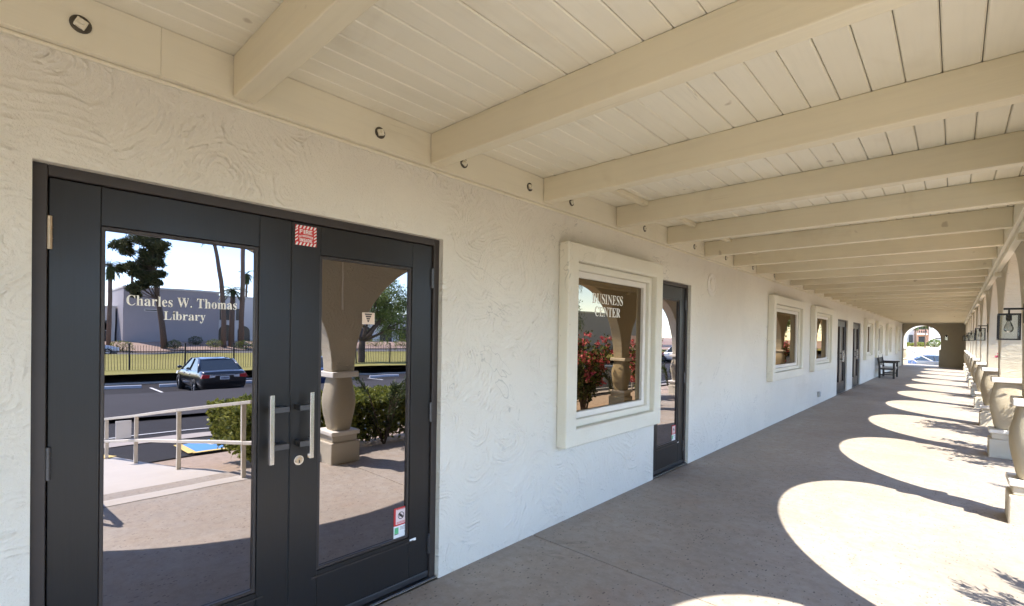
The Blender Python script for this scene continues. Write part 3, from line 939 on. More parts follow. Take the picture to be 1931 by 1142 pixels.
# ---- ceiling: tongue and groove planks along the walk, cross beams under them
ceil = MB().box(-6.0, 3.02, Y_BACK, Y_END + 0.3, ZC + 0.024, ZC + 0.30).build('roof', 'roof_gravel', bld)
plank_me = None
for k in range(-6, 16):
    x0 = 0.787 + 0.1277 * k
    x1 = min(x0 + 0.1277, 2.83)
    x0 = max(x0, 0.0)
    gq = 0.0016
    c = 0.0050
    prof = [(x0 + gq + c, ZC), (x1 - gq - c, ZC), (x1 - gq, ZC + c), (x1 - gq, ZC + 0.022), (x0 + gq, ZC + 0.022), (x0 + gq, ZC + c)]
    dz = random.Random(k).uniform(-0.0015, 0.0015)
    # x,z polygon extruded along y
    MB().prism([(x, z + dz) for x, z in prof], 1, Y_BACK, Y_END).build('plank', 'painted_plank', ceil)
NB = range(-9, 35)
beam_mesh = None
for i in NB:
    y = 0.708 + 1.0667 * i
    if y > Y_END - 0.2:
        break
    if beam_mesh is None:
        beam_mesh = MB().box(0.041, 2.742, 0, 0.09, 0, ZC - ZB - 0.001).mesh('beam')
        beam_mesh.materials.append(MATS['painted_beam'])
    o = link('beam', beam_mesh, None, bevel=0.006)
    rr = random.Random(100 + i)
    o.location = (0, y, ZB)
    o.rotation_euler = (rr.uniform(-0.004, 0.004), 0, rr.uniform(-0.0015, 0.0015))
    bpy.context.view_layer.update()
    o.parent = bld
    o.matrix_parent_inverse = bld.matrix_world.inverted()
# nailing battens in some bays near the wall
for i in range(2, 10):
    y = 0.708 + 1.0667 * i + 0.09
    MB().box(0.31, 0.365, y + 0.002, y + 0.974, ZC - 0.042, ZC - 0.002).build('batten', 'painted_beam', bld, bevel=0.004)
# ledger board on the wall, with its washers and square nuts
cuts = [Y_BACK, -3.8, 0.452, 4.72, 9.0, 13.3, 17.5, 21.8, 26.1, 30.3, 34.6, Y_END]
led = []
for a, b in zip(cuts, cuts[1:]):
    led.append(MB().box(0.0, 0.038, a + 0.0004, b - 0.0004, 2.548, ZC - 0.001).build('ledger_board', 'painted_board', bld, bevel=0.0012, seg=1))
MB().box(0.0, 0.012, Y_BACK, Y_END, 2.532, 2.547).build('caulk_bead', 'painted_board', bld, bevel=0.004)
for j, y in enumerate([0.215, 1.432, 2.039, 2.683, 3.208, 4.465, 5.728, 6.8, 8.0, 9.2, 10.4]):
    par = led[max(i for i, c in enumerate(cuts) if c < y)]
    t = 0.4 + 0.7 * j
    w_ = MB()
    w_.v, w_.f = [], []
    n = 20
    for (r, x) in ((0.031, 0.0382), (0.031, 0.0415), (0.026, 0.0415), (0.025, 0.0400)):
        for k in range(n):
            a = 2 * math.pi * k / n
            w_.v.append((x, y + r * math.cos(a), 2.636 + r * math.sin(a)))
    for q in range(3):
        for k in range(n):
            k2 = (k + 1) % n
            w_.f.append((q * n + k, q * n + k2, (q + 1) * n + k2, (q + 1) * n + k))
    w_.f.append(tuple(3 * n + k for k in range(n)))
    w_.build('washer', 'washer_iron', par)
    nb = MB()
    s = 0.0185
    pts = [(y + s * math.cos(t + q * math.pi / 2) * 1.25, 2.636 + s * math.sin(t + q * math.pi / 2) * 1.25) for q in range(4)]
    nb.prism(pts, 0, 0.0400, 0.056)
    nb.build('nut', 'painted_board', par, bevel=0.003)
    MB().tube([(0.055, y, 2.636), (0.068, y, 2.636)], 0.009, 10).build('bolt_end', 'painted_board', par)

# ---- header along the outer side, with the stepped trim under it
MB().box(2.742, 2.83, Y_BACK, Y_END, 2.552, ZC - 0.001).build('header_board', 'painted_board', bld, bevel=0.005)
MB().box(2.770, 2.829, Y_BACK, Y_END, 2.490, 2.549).build('header_trim', 'painted_board', bld, bevel=0.006)
PIERS = [-6.77 + 3.2 * k for k in range(0, 14)]

# ---- arcade wall: round arches between piers
AR, AZ = 1.455, 1.075
XI, XO = 2.83, 3.05
am = MB()
N = 40
tops = 2.745
for i, c in enumerate(PIERS):
    # pier between the feet of two arches
    for xx, flip in ((XI, 0), (XO, 1)):
        q = [(xx, c - (1.6 - AR), 1.07), (xx, c + (1.6 - AR), 1.07), (xx, c + (1.6 - AR), tops), (xx, c - (1.6 - AR), tops)]
        am.add(q, [(0, 1, 2, 3)])
    if i == len(PIERS) - 1:
        break
    m = c + 1.6
    ring = []
    for k in range(N + 1):
        t = math.pi * k / N
        ring.append((m - AR * math.cos(t), AZ + AR * math.sin(t)))
    ring[0] = (m - AR, 1.07)
    ring[-1] = (m + AR, 1.07)
    for (ya, za), (yb, zb) in zip(ring, ring[1:]):
        for xx in (XI, XO):
            am.add([(xx, ya, za), (xx, yb, zb), (xx, yb, tops), (xx, ya, tops)], [(0, 1, 2, 3)])
        am.add([(XI, ya, za), (XI, yb, zb), (XO, yb, zb), (XO, ya, za)], [(0, 1, 2, 3)])
for c in PIERS:
    am.add([(XI, c - 0.145, 1.07), (XI, c + 0.145, 1.07), (XO, c + 0.145, 1.07), (XO, c - 0.145, 1.07)], [(0, 1, 2, 3)])
am.box(XI, XO, PIERS[-1] + 0.145, Y_END, -0.02, tops)  # solid last bay, added to keep the sun off the end wall
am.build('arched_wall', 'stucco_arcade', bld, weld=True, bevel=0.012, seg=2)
MB().box(3.02, 3.16, Y_BACK, Y_END + 0.3, 2.75, 2.98).build('fascia', 'painted_board', bld)

# ---- the stout vase-shaped columns that carry the arches
xc = (XI + XO) / 2 - 0.005
vase_prof = [(0.128, 0.372), (0.134, 0.385), (0.142, 0.42), (0.153, 0.48), (0.170, 0.56), (0.183, 0.65), (0.187, 0.72), (0.183, 0.79),
             (0.165, 0.87), (0.153, 0.94), (0.145, 0.98), (0.143, 1.003)]
protos = {}


def boxmesh(key, hx, hy, z0, z1, mat):
    me = MB().box(-hx, hx, -hy, hy, z0, z1).mesh(key)
    me.materials.append(MATS[mat])
    return me


pm = {
    'plinth': boxmesh('plinth', 0.190, 0.180, -0.02, 0.245, 'stucco_plinth'),
    'plinth_neck': boxmesh('plinth_neck', 0.165, 0.156, 0.245, 0.322, 'stucco_plinth'),
    'base_slab': boxmesh('base_slab', 0.192, 0.180, 0.322, 0.372, 'stucco_cap'),
    'cap': boxmesh('cap', 0.178, 0.165, 1.003, 1.069, 'stucco_cap'),
}
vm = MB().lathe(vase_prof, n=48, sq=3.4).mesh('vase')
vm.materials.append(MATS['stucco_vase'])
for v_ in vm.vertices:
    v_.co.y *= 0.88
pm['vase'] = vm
for c in PIERS:
    col = link('column_plinth', pm['plinth'], None, bevel=0.012)
    col.location = (xc, c, 0)
    bpy.context.view_layer.update()
    for nm in ('plinth_neck', 'base_slab', 'vase', 'cap'):
        o = link(nm, pm[nm], None, smooth=(nm == 'vase'), bevel=0 if nm == 'vase' else 0.010)
        o.parent = col
    col.parent = bld
    col.matrix_parent_inverse = bld.matrix_world.inverted()
    MB().box(2.765, 2.905, c - 0.05, c + 0.05, 2.43, 2.488).build('bracket_block', 'painted_board', bld, bevel=0.006)
# conduit on one pier face
MB().tube([(2.818, 2.80, 2.49), (2.818, 2.80, 1.80)], 0.011, 10).build('conduit', 'stucco_cap', bld, smooth=True)

# ---- end wall with its arch
em = MB()
ex0, ex1, er, ez = 0.06, 1.78, 0.86, 1.58
ec = (ex0 + ex1) / 2
for yy in (Y_END, Y_END + 0.28):
    pts = [(ec - er * math.cos(math.pi * k / 30), ez + er * math.sin(math.pi * k / 30)) for k in range(31)]
    for (xa, za), (xb, zb) in zip(pts, pts[1:]):
        em.add([(xa, yy, za), (xb, yy, zb), (xb, yy, 2.9), (xa, yy, 2.9)], [(0, 1, 2, 3)])
    em.add([(ex1 - 0.001, yy, 1.02), (2.83, yy, 1.02), (2.83, yy, 2.9), (ex1 - 0.001, yy, 2.9)], [(0, 1, 2, 3)])
    em.add([(ex1 - 0.07, yy, -0.02), (2.83, yy, -0.02), (2.83, yy, 1.02), (ex1 - 0.07, yy, 1.02)], [(0, 1, 2, 3)])
    em.add([(-3, yy, -0.02), (ex0, yy, -0.02), (ex0, yy, 2.9), (-3, yy, 2.9)], [(0, 1, 2, 3)])
ring = [(ex1 - 0.07, -0.02), (ex1 - 0.07, 1.02), (ex1, 1.02)] + [(ec + er * math.cos(math.pi * k / 30), ez + er * math.sin(math.pi * k / 30)) for k in range(31)] + [(ex0, -0.02)]
for (xa, za), (xb, zb) in zip(ring, ring[1:]):
    em.add([(xa, Y_END, za), (xb, Y_END, zb), (xb, Y_END + 0.28, zb), (xa, Y_END + 0.28, za)], [(0, 1, 2, 3)])
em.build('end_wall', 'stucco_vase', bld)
# a second, sunlit arch standing just beyond it
em = MB()
y0, y1 = 40.1, 40.6
for yy in (y0, y1):
    pts = [(ec + 0.05 - 0.93 * math.cos(math.pi * k / 30), 1.5 + 0.98 * math.sin(math.pi * k / 30)) for k in range(31)]
    for (xa, za), (xb, zb) in zip(pts, pts[1:]):
        em.add([(xa, yy, za), (xb, yy, zb), (xb, yy, 3.1), (xa, yy, 3.1)], [(0, 1, 2, 3)])
    em.add([(-2.5, yy, 1.0), (pts[0][0], yy, 1.0), (pts[0][0], yy, 3.1), (-2.5, yy, 3.1)], [(0, 1, 2, 3)])
    em.add([(pts[-1][0], yy, -0.02), (4.0, yy, -0.02), (4.0, yy, 3.1), (pts[-1][0], yy, 3.1)], [(0, 1, 2, 3)])
ring = [(pts[0][0], 1.0)] + pts + [(pts[-1][0], -0.02)]
for (xa, za), (xb, zb) in zip(ring, ring[1:]):
    em.add([(xa, y0, za), (xb, y0, zb), (xb, y1, zb), (xa, y1, za)], [(0, 1, 2, 3)])
em.build('far_arch_wall', 'stucco_cap', bld)
fc = link('column_plinth', pm['plinth'], None, bevel=0.012)
fc.location = (-0.06, 40.35, 0)
bpy.context.view_layer.update()
for nm in ('plinth_neck', 'base_slab', 'vase', 'cap'):
    o = link(nm, pm[nm], None, smooth=(nm == 'vase'), bevel=0 if nm == 'vase' else 0.010)
    o.parent = fc
fc.parent = bld
fc.matrix_parent_inverse = bld.matrix_world.inverted()

# ---- windows: stepped plaster surround, frame, tinted pane
win_objs = []
for i, (a, b, c, d) in enumerate(WINDOWS):
    w = MB().ring(a, b, c, d, 0.145, 0.0, 0.105).build('window_surround', 'stucco_trim', bld, bevel=0.014, seg=3)
    MB().ring(a + 0.147, b - 0.147, c + 0.147, d - 0.147, 0.062, 0.001, 0.052).build('inner_step', 'stucco_trim', w, bevel=0.010)
    MB().ring(a + 0.210, b - 0.210, c + 0.210, d - 0.210, 0.052, -0.02, 0.018).build('window_frame', 'stucco_cap', w, bevel=0.005)
    MB().box(-0.020, -0.012, a + 0.24, b - 0.24, c + 0.24, d - 0.24).build('glass_pane', 'bronze_glass', w)
    win_objs.append(w)
win_objs[0]['label'] = 'first window in a stepped plaster surround, lettered BUSINESS CENTER'
lm = MB()
lettering(lm, 'BUSINESS', -0.0112, 3.61, 4.145, 1.838, 0.088, 14)
lettering(lm, 'CENTER', -0.0112, 3.655, 4.10, 1.722, 0.086, 14)
lm.build('lettering', 'vinyl_cream', win_objs[0])

# ---- doors
GX = -0.075          # glass plane
FX = -0.052          # face of the leaves


def leaf_door(parent, y0, y1, zt, stile=0.144, bottom=0.285, top=0.148, hinge='L', z0=0.012):
    gy0, gy1, gz0, gz1 = y0 + stile, y1 - stile, z0 + bottom, zt - top
    lf = MB()
    lf.box(FX - 0.045, FX, y0, gy0, z0, zt)
    lf.box(FX - 0.045, FX, gy1, y1, z0, zt)
    lf.box(FX - 0.045, FX - 0.0006, gy0 + 0.0006, gy1 - 0.0006, z0, gz0)
    lf.box(FX - 0.045, FX - 0.0006, gy0 + 0.0006, gy1 - 0.0006, gz1, zt)
    leaf_o = lf.build('door_leaf', 'door_metal', parent, bevel=0.002, seg=1)
    MB().ring(gy0 + 0.001, gy1 - 0.001, gz0 + 0.001, gz1 - 0.001, 0.014, GX - 0.002, FX - 0.008).build('glazing_bead', 'jamb_metal', parent, bevel=0.002, seg=1)
    MB().box(GX - 0.006, GX, gy0 + 0.004, gy1 - 0.004, gz0 + 0.004, gz1 - 0.004).build('glass_pane', 'door_glass', parent)
    MB().box(FX + 0.0002, FX + 0.006, gy0 - 0.03, gy1 + 0.03, gz0 - 0.030, gz0 - 0.022).build('drip_strip', 'jamb_metal', parent)
    MB().box(FX + 0.0002, FX + 0.010, y0 + 0.004, y1 - 0.004, z0 + 0.004, z0 + 0.040).build('door_sweep', 'dark_steel', parent, bevel=0.003)
    hy = y0 if hinge == 'L' else y1
    for hz in (0.22, 1.05, zt - 0.20):
        hm = MB().tube([(FX + 0.006, hy, hz - 0.06), (FX + 0.006, hy, hz + 0.06)], 0.010, 10)
        for q in (-0.02, 0.02):
            hm.tube([(FX + 0.006, hy, hz + q - 0.001), (FX + 0.006, hy, hz + q + 0.001)], 0.0112, 10)
        hm.build('hinge', 'brass_worn' if (hinge == 'L' and hz > 1.5 and y0 < 1) else 'dark_steel', parent, smooth=False)
    return (gy0, gy1, gz0, gz1)


def door_frame(a, b, zt, jamb=0.045):
    d = MB()
    d.box(-0.16, FX + 0.016, a, a + jamb - 0.004, 0.0, zt)
    d.box(-0.16, FX + 0.016, b - jamb + 0.004, b, 0.0, zt)
    d.box(-0.16, FX + 0.015, a + jamb - 0.004, b - jamb + 0.004, zt - jamb + 0.004, zt)
    o = d.build('door_frame', 'jamb_metal', bld, bevel=0.003, seg=1)
    MB().box(-0.16, -0.020, a + 0.003, b - 0.003, 0.0005, 0.010).build('threshold', 'dark_steel', o, bevel=0.004)
    return o


def pull(parent, y_mount, y_bar, z0, z1, xbar=0.020):
    h = MB().box(xbar - 0.016, xbar + 0.012, y_bar - 0.010, y_bar + 0.010, z0, z1)
    h.build('pull_handle', 'steel', parent, bevel=0.0015, seg=1)
    for z in (z0 + 0.075, z1 - 0.075):
        s = MB()
        y_a, y_b = sorted((y_mount, y_bar))
        s.box(FX + 0.0002, FX + 0.030, y_mount - 0.014, y_mount + 0.014, z - 0.014, z + 0.014)
        lo, hi = (y_mount - 0.014, y_bar + 0.0) if y_mount < y_bar else (y_bar, y_mount + 0.014)
        s.box(FX + 0.031, xbar - 0.001, lo, hi, z - 0.014, z + 0.014)
        s.build('handle_bracket', 'dark_steel', parent, bevel=0.002, seg=1)


def no_smoking(parent, y0, y1, z0, z1):
    """red bordered square with a barred ring, over a small white label with a green mark"""
    x = GX + 0.0012
    zm = z0 + (z1 - z0) * 0.40
    quad_yz(MB(), x, y0, y1, zm, z1).build('sticker', 'sticker_red', parent)
    w, h = y1 - y0, z1 - zm
    quad_yz(MB(), x + 0.0004, y0 + w * 0.14, y1 - w * 0.14, zm + h * 0.08, z1 - h * 0.08).build('sticker_panel', 'sticker_pink', parent)
    m = MB()
    cy_, cz_, r1, r0 = (y0 + y1) / 2, zm + h * 0.54, w * 0.22, w * 0.175
    n = 28
    for k in range(n):
        t = 2 * math.pi * k / n
        m.v += [(x + 0.0008, cy_ + r1 * math.cos(t), cz_ + r1 * math.sin(t)), (x + 0.0008, cy_ + r0 * math.cos(t), cz_ + r0 * math.sin(t))]
    for k in range(n):
        a, b = 2 * k, 2 * ((k + 1) % n)
        m.f.append((a, b, b + 1, a + 1))
    s = r1 * 0.68
    t = 0.0045
    m.add([(x + 0.0008, cy_ - s - t, cz_ + s - t), (x + 0.0008, cy_ + s - t, cz_ - s - t), (x + 0.0008, cy_ + s + t, cz_ - s + t), (x + 0.0008, cy_ - s + t, cz_ + s + t)], [(0, 1, 2, 3)])
    quad_yz(m, x + 0.0008, cy_ - r0 * 0.7, cy_ + r0 * 0.5, cz_ - 0.006, cz_ + 0.003)
    m.build('barred_ring', 'sticker_dark', parent)
    m = MB()
    for q in (0.12, 0.18, 0.88):
        quad_yz(m, x + 0.0008, y0 + w * 0.2, y1 - w * 0.2, zm + h * q, zm + h * (q + 0.028))
    m.build('printed_lines', 'sticker_red', parent)
    quad_yz(MB(), x, y0, y1, z0, zm - 0.0005).build('sticker_label', 'sticker_white', parent)
    hh = zm - z0
    quad_yz(MB(), x + 0.0004, y0 + w * 0.06, y0 + w * 0.34, z0 + hh * 0.35, zm - hh * 0.14).build('green_mark', 'sticker_green', parent)
    m = MB()
    for q in (0.62, 0.72, 0.82):
        quad_yz(m, x + 0.0004, y0 + w * 0.44, y1 - w * 0.10, z0 + hh * q, z0 + hh * (q + 0.03))
    quad_yz(m, x + 0.0004, y1 - w * 0.22, y1 - w * 0.12, z0 + hh * 0.30, z0 + hh * 0.42)
    quad_yz(m, x + 0.0004, y0 + w * 0.06, y0 + w * 0.34, z0 + hh * 0.28, z0 + hh * 0.34)
    m.build('printed_lines', 'sticker_dark', parent)
    quad_yz(MB(), FX + 0.0008, y1 + 0.0, y1 + 0.045, z0 - 0.042, z0 - 0.026).build('small_tag', 'sticker_white', parent)


# main double doors
a, b, zt = DOORS[0]
dd = door_frame(a, b, zt)
dd['label'] = 'dark metal double doors with mirror glass, nearest the camera'
gl = leaf_door(dd, a + 0.045, 1.001, zt - 0.044, hinge='L')
gr = leaf_door(dd, 1.007, b - 0.045, zt - 0.044, hinge='R')
MB().box(FX - 0.04, FX - 0.004, 1.0012, 1.0068, 0.02, zt - 0.05).build('meeting_seal', 'gasket', dd)
pull(dd, 0.962, 0.892, 0.915, 1.243)
pull(dd, 1.040, 1.080, 0.915, 1.243)
kl = MB().tube([(FX + 0.0002, 1.047, 0.898), (FX + 0.012, 1.047, 0.898)], 0.0245, 24)
kl.build('lock_collar', 'steel', dd)
MB().tube([(FX + 0.0122, 1.047, 0.898), (FX + 0.017, 1.047, 0.898)], 0.016, 20).build('lock_cylinder', 'brass_worn', dd)
MB().box(FX + 0.0172, FX + 0.0178, 1.044, 1.050, 0.885, 0.900).build('keyhole', 'gasket', dd)
# library lettering on the left glass
lm = MB()
lettering(lm, 'Charles W. Thomas', GX + 0.0008, 0.366, 0.768, 1.640, 0.041, 24)
lettering(lm, 'Library', GX + 0.0008, 0.490, 0.643, 1.585, 0.036, 24)
lm.build('lettering', 'vinyl_cream', dd)
# fire extinguisher sticker on the leaf
x = FX + 0.0008
fy0, fy1, fz0, fz1 = 1.020, 1.128, 1.977, 2.077
quad_yz(MB(), x, fy0, fy1, fz0, fz1).build('fire_sticker', 'sticker_red', dd)
fm = MB()
sw = 0.0155
n = 6
for k in range(n):
    t = fy0 + (fy1 - fy0) * (k + 0.08) / n
    for (za, zb) in ((fz0, fz0 + sw), (fz1 - sw, fz1)):
        fm.add([(x + 0.0005, t, za), (x + 0.0005, t + 0.0085, za), (x + 0.0005, min(fy1, t + 0.0155), zb), (x + 0.0005, t + 0.007, zb)], [(0, 1, 2, 3)])
for k in range(4):
    zz = fz0 + 0.019 + k * 0.0165
    for (ya, yb) in ((fy0, fy0 + sw * 0.85), (fy1 - sw * 0.85, fy1)):
        fm.add([(x + 0.0005, ya, zz), (x + 0.0005, yb, zz + 0.010), (x + 0.0005, yb, zz + 0.017), (x + 0.0005, ya, zz + 0.007)], [(0, 1, 2, 3)])
block_text(fm, 'FIRE', x + 0.0005, fy0 + 0.022, fy1 - 0.022, fz1 - 0.041, 0.020)
block_text(fm, 'EXTINGUISHER', x + 0.0005, fy0 + 0.018, fy1 - 0.018, fz0 + 0.043, 0.0105, 0.006)
block_text(fm, 'INSIDE', x + 0.0005, fy0 + 0.022, fy1 - 0.022, fz0 + 0.019, 0.016)
fm.build('sticker_print', 'sticker_white', dd)
no_smoking(dd, 1.628, 1.728, 0.312, 0.492)
# tan notice with a dark downward triangle of print
x = GX + 0.0010
quad_yz(MB(), x, 1.404, 1.482, 1.590, 1.656).build('tan_notice', 'sticker_tan', dd)
tm = MB()
for (za, zb, wa, wb) in ((1.642, 1.651, 0.020, 0.024), (1.629, 1.639, 0.015, 0.0185), (1.617, 1.626, 0.0095, 0.013), (1.602, 1.614, 0.003, 0.008)):
    tm.add([(x + 0.0005, 1.442 - wa, za), (x + 0.0005, 1.442 + wa, za), (x + 0.0005, 1.442 + wb, zb), (x + 0.0005, 1.442 - wb, zb)], [(0, 1, 2, 3)])
tm.build('notice_print', 'sticker_dark', dd)

# single door past the first window
a, b, zt = DOORS[1]
d2 = door_frame(a, b, zt)
d2['label'] = 'single dark door half hidden behind the first window surround'
leaf_door(d2, a + 0.045, b - 0.045, zt - 0.044, hinge='R')
no_smoking(d2, b - 0.045 - 0.144 - 0.115, b - 0.045 - 0.144 - 0.012, 0.312, 0.492)
# two double doors farther along
for (a, b, zt), lab in ((DOORS[2], 'third doorway along the wall, double dark doors'), (DOORS[3], 'farthest dark double doorway, before the bench')):
    d3 = door_frame(a, b, zt)
    d3['label'] = lab
    m_ = (a + b) / 2
    leaf_door(d3, a + 0.045, m_ - 0.003, zt - 0.044, 0.12, hinge='L')
    leaf_door(d3, m_ + 0.003, b - 0.045, zt - 0.044, 0.12, hinge='R')
    pull(d3, m_ - 0.05, m_ - 0.09, 0.90, 1.22)
    pull(d3, m_ + 0.05, m_ + 0.09, 0.90, 1.22)

# ---- small fittings on the wall
vp = MB()
n = 28
for (r, x) in ((0.150, 0.0005), (0.150, 0.010), (0.140, 0.014), (0.120, 0.014), (0.112, 0.006), (0.085, 0.006), (0.080, 0.016), (0.0, 0.018)):
    for k in range(n):
        t = 2 * math.pi * k / n
        vp.v.append((x, 6.40 + r * math.cos(t), 2.235 + r * math.sin(t)))
for q in range(7):
    for k in range(n):
        k2 = (k + 1) % n
        vp.f.append((q * n + k, q * n + k2, (q + 1) * n + k2, (q + 1) * n + k))
vp.build('round_vent', 'plate_paint', bld, smooth=False)
ob = MB().box(0.0005, 0.045, 13.18, 13.32, 0.17, 0.30).build('outlet_box', 'outlet_grey', bld, bevel=0.008)
MB().box(0.0455, 0.056, 13.195, 13.305, 0.183, 0.287).build('outlet_cover', 'outlet_grey', ob, bevel=0.004)

# ================================================================== lanterns on every second pier
def make_lantern():
    r = empty('wall_lantern', (0, 0, 0))
    # own coordinates: wall face at x = 0, lantern hangs towards -x
    sub('back_plate', MB().box(-0.012, -0.0005, -0.045, 0.045, 0.13, 0.30), 'black_iron', r, bevel=0.003)
    sub('arm', MB().box(-0.135, -0.012, -0.010, 0.010, 0.245, 0.262), 'black_iron', r, bevel=0.002)
    fr = MB()
    x0, x1, w, z0, z1, t = -0.165, -0.035, 0.065, -0.02, 0.212, 0.012
    for xx in (x0, x1):
        for yy in (-w, w):
            fr.box(xx - t / 2, xx + t / 2, yy - t / 2, yy + t / 2, z0, z1)
    for zz in (z0, z1 - t):
        for yy in (-w, w):
            fr.box(x0 + t / 2, x1 - t / 2, yy - t / 2 + 0.0005, yy + t / 2 - 0.0005, zz, zz + t)
        for xx in (x0, x1):
            fr.box(xx - t / 2 + 0.0005, xx + t / 2 - 0.0005, -w + t / 2, w - t / 2, zz, zz + t)
    fr.box(x0 + t / 2, x1 - t / 2, -0.008, 0.008, z1 - t + 0.0005, z1 - 0.0005)
    sub('cage', fr, 'black_iron', r)
    gm_ = MB()
    gm_.box(x0 + 0.001, x0 + 0.003, -w + 0.004, w - 0.004, z0 + 0.010, z1 - 0.010)
    gm_.box(x1 - 0.003, x1 - 0.001, -w + 0.004, w - 0.004, z0 + 0.010, z1 - 0.010)
    gm_.box(x0 + 0.004, x1 - 0.004, -w + 0.001, -w + 0.003, z0 + 0.010, z1 - 0.010)
    gm_.box(x0 + 0.004, x1 - 0.004, w - 0.003, w - 0.001, z0 + 0.010, z1 - 0.010)
    sub('glass', gm_, 'lantern_glass', r)
    sub('stem', MB().tube([(-0.10, 0, 0.244), (-0.10, 0, 0.20)], 0.007, 10), 'black_iron', r)
    sub('socket', MB().lathe([(0.016, 0.150), (0.019, 0.153), (0.019, 0.196), (0.014, 0.200)], (-0.10, 0, 0), 16), 'black_iron', r)
    sub('bulb', MB().lathe([(0.010, 0.149), (0.013, 0.140), (0.022, 0.118), (0.031, 0.090), (0.032, 0.075), (0.026, 0.058), (0.014, 0.048), (0.003, 0.045)], (-0.10, 0, 0), 18),
        'lantern_glass', r, smooth=True)
    fil = MB()
    for k in range(4):
        t = k * math.pi / 2
        fil.tube([(-0.10 + 0.006 * math.cos(t), 0.006 * math.sin(t), 0.140), (-0.10 + 0.013 * math.cos(t), 0.013 * math.sin(t), 0.075)], 0.0012, 5)
    sub('filament', fil, 'brass_worn', r)
    return r


lant = make_lantern()
names = ['black cage lantern with clear bulb on the nearest pier at the right edge', 'second black cage lantern along the arcade',
         'third black cage lantern along the arcade', 'fourth black cage lantern along the arcade', 'farthest black cage lantern on the arcade piers']
for i, c in enumerate([6.03 + 6.4 * k for k in range(5)]):
    o = lant if i == 0 else copy_tree(lant)
    o.location = (XI, c, 1.585)
    tag(o, names[i], 'lantern', 'lanterns on the arcade piers')
o = copy_tree(lant)
o.location = (2.02, Y_END, 1.60)
o.rotation_euler = (0, 0, R(90))
tag(o, 'small black lantern on the end wall beside the arch', 'lantern', 'lanterns on the arcade piers')

# ================================================================== bench against the wall
be = empty('garden_bench', (0.36, 25.0, 0))
tag(be, 'dark wooden armed bench with pale seat standing against the wall', 'bench')
for yy in (-0.72, 0.72):
    sub('leg', MB().prism([(-0.235, 0.0), (-0.165, 0.0), (-0.175, 0.45), (-0.255, 0.95), (-0.315, 0.95), (-0.245, 0.45)], 1, yy - 0.03, yy + 0.03), 'bench_wood', be, bevel=0.005)
    sub('leg', MB().box(0.215, 0.285, yy - 0.032, yy + 0.032, 0.0, 0.615), 'bench_wood', be, bevel=0.006)
    sub('armrest', MB().prism([(-0.25, 0.616), (0.33, 0.616), (0.345, 0.64), (0.33, 0.668), (-0.265, 0.668)], 1, yy - 0.04, yy + 0.04), 'bench_wood', be, bevel=0.006)
    sub('side_rail', MB().box(-0.20, 0.214, yy - 0.02, yy + 0.02, 0.345, 0.405), 'bench_wood', be)
    sub('stretcher', MB().box(-0.20, 0.214, yy - 0.018, yy + 0.018, 0.13, 0.175), 'bench_wood', be)
sub('seat_rail', MB().box(0.222, 0.262, -0.685, 0.685, 0.335, 0.405), 'bench_wood', be)
for k in range(5):
    x = -0.17 + 0.088 * k
    sub('seat_slat', MB().box(x, x + 0.076, -0.685, 0.685, 0.406, 0.428), 'bench_pad', be, bevel=0.003)
sub('top_rail', MB().prism([(-0.302, 0.86), (-0.262, 0.86), (-0.275, 0.945), (-0.315, 0.945)], 1, -0.688, 0.688), 'bench_wood', be, bevel=0.006)
sub('low_back_rail', MB().prism([(-0.245, 0.50), (-0.205, 0.50), (-0.215, 0.56), (-0.255, 0.56)], 1, -0.688, 0.688), 'bench_wood', be)
for k in range(13):
    y = -0.60 + 0.1 * k
    sub('back_slat', MB().prism([(-0.245, 0.561), (-0.225, 0.561), (-0.270, 0.859), (-0.290, 0.859)], 1, y - 0.026, y + 0.026), 'bench_wood', be)

# ================================================================== planting
def leaf_quad(m, p, d, n, l, w):
    """one pointed leaf from p along d, its face along n"""
    s = d.cross(n)
    if s.length < 1e-5:
        s = Vector((1, 0, 0))
    s.normalize()
    k = len(m.v)
    mid = p + d * (l * 0.45)
    m.v += [tuple(p), tuple(mid + s * w), tuple(p + d * l), tuple(mid - s * w)]
    m.f.append((k, k + 1, k + 2, k + 3))


def rvec(r):
    while True:
        v = Vector((r.uniform(-1, 1), r.uniform(-1, 1), r.uniform(-1, 1)))
        if 0.05 < v.length < 1:
            return v.normalized()


def cloud(m, r, n, sample, l, w, up=0.3):
    for _ in range(n):
        p, out = sample()
        d = (rvec(r) + out * 0.7 + Vector((0, 0, up))).normalized()
        leaf_quad(m, p, d, rvec(r), l * r.uniform(0.6, 1.3), w * r.uniform(0.6, 1.3))


def ball(r, c, rad, shell=0.45):
    def f():
        v = rvec(r)
        q = r.uniform(shell, 1.0) ** 0.6
        wob = 0.82 + 0.36 * noise.noise(v * 1.9 + Vector(c))
        return Vector(c) + Vector((v.x * rad[0], v.y * rad[1], v.z * rad[2])) * q * wob, v
    return f


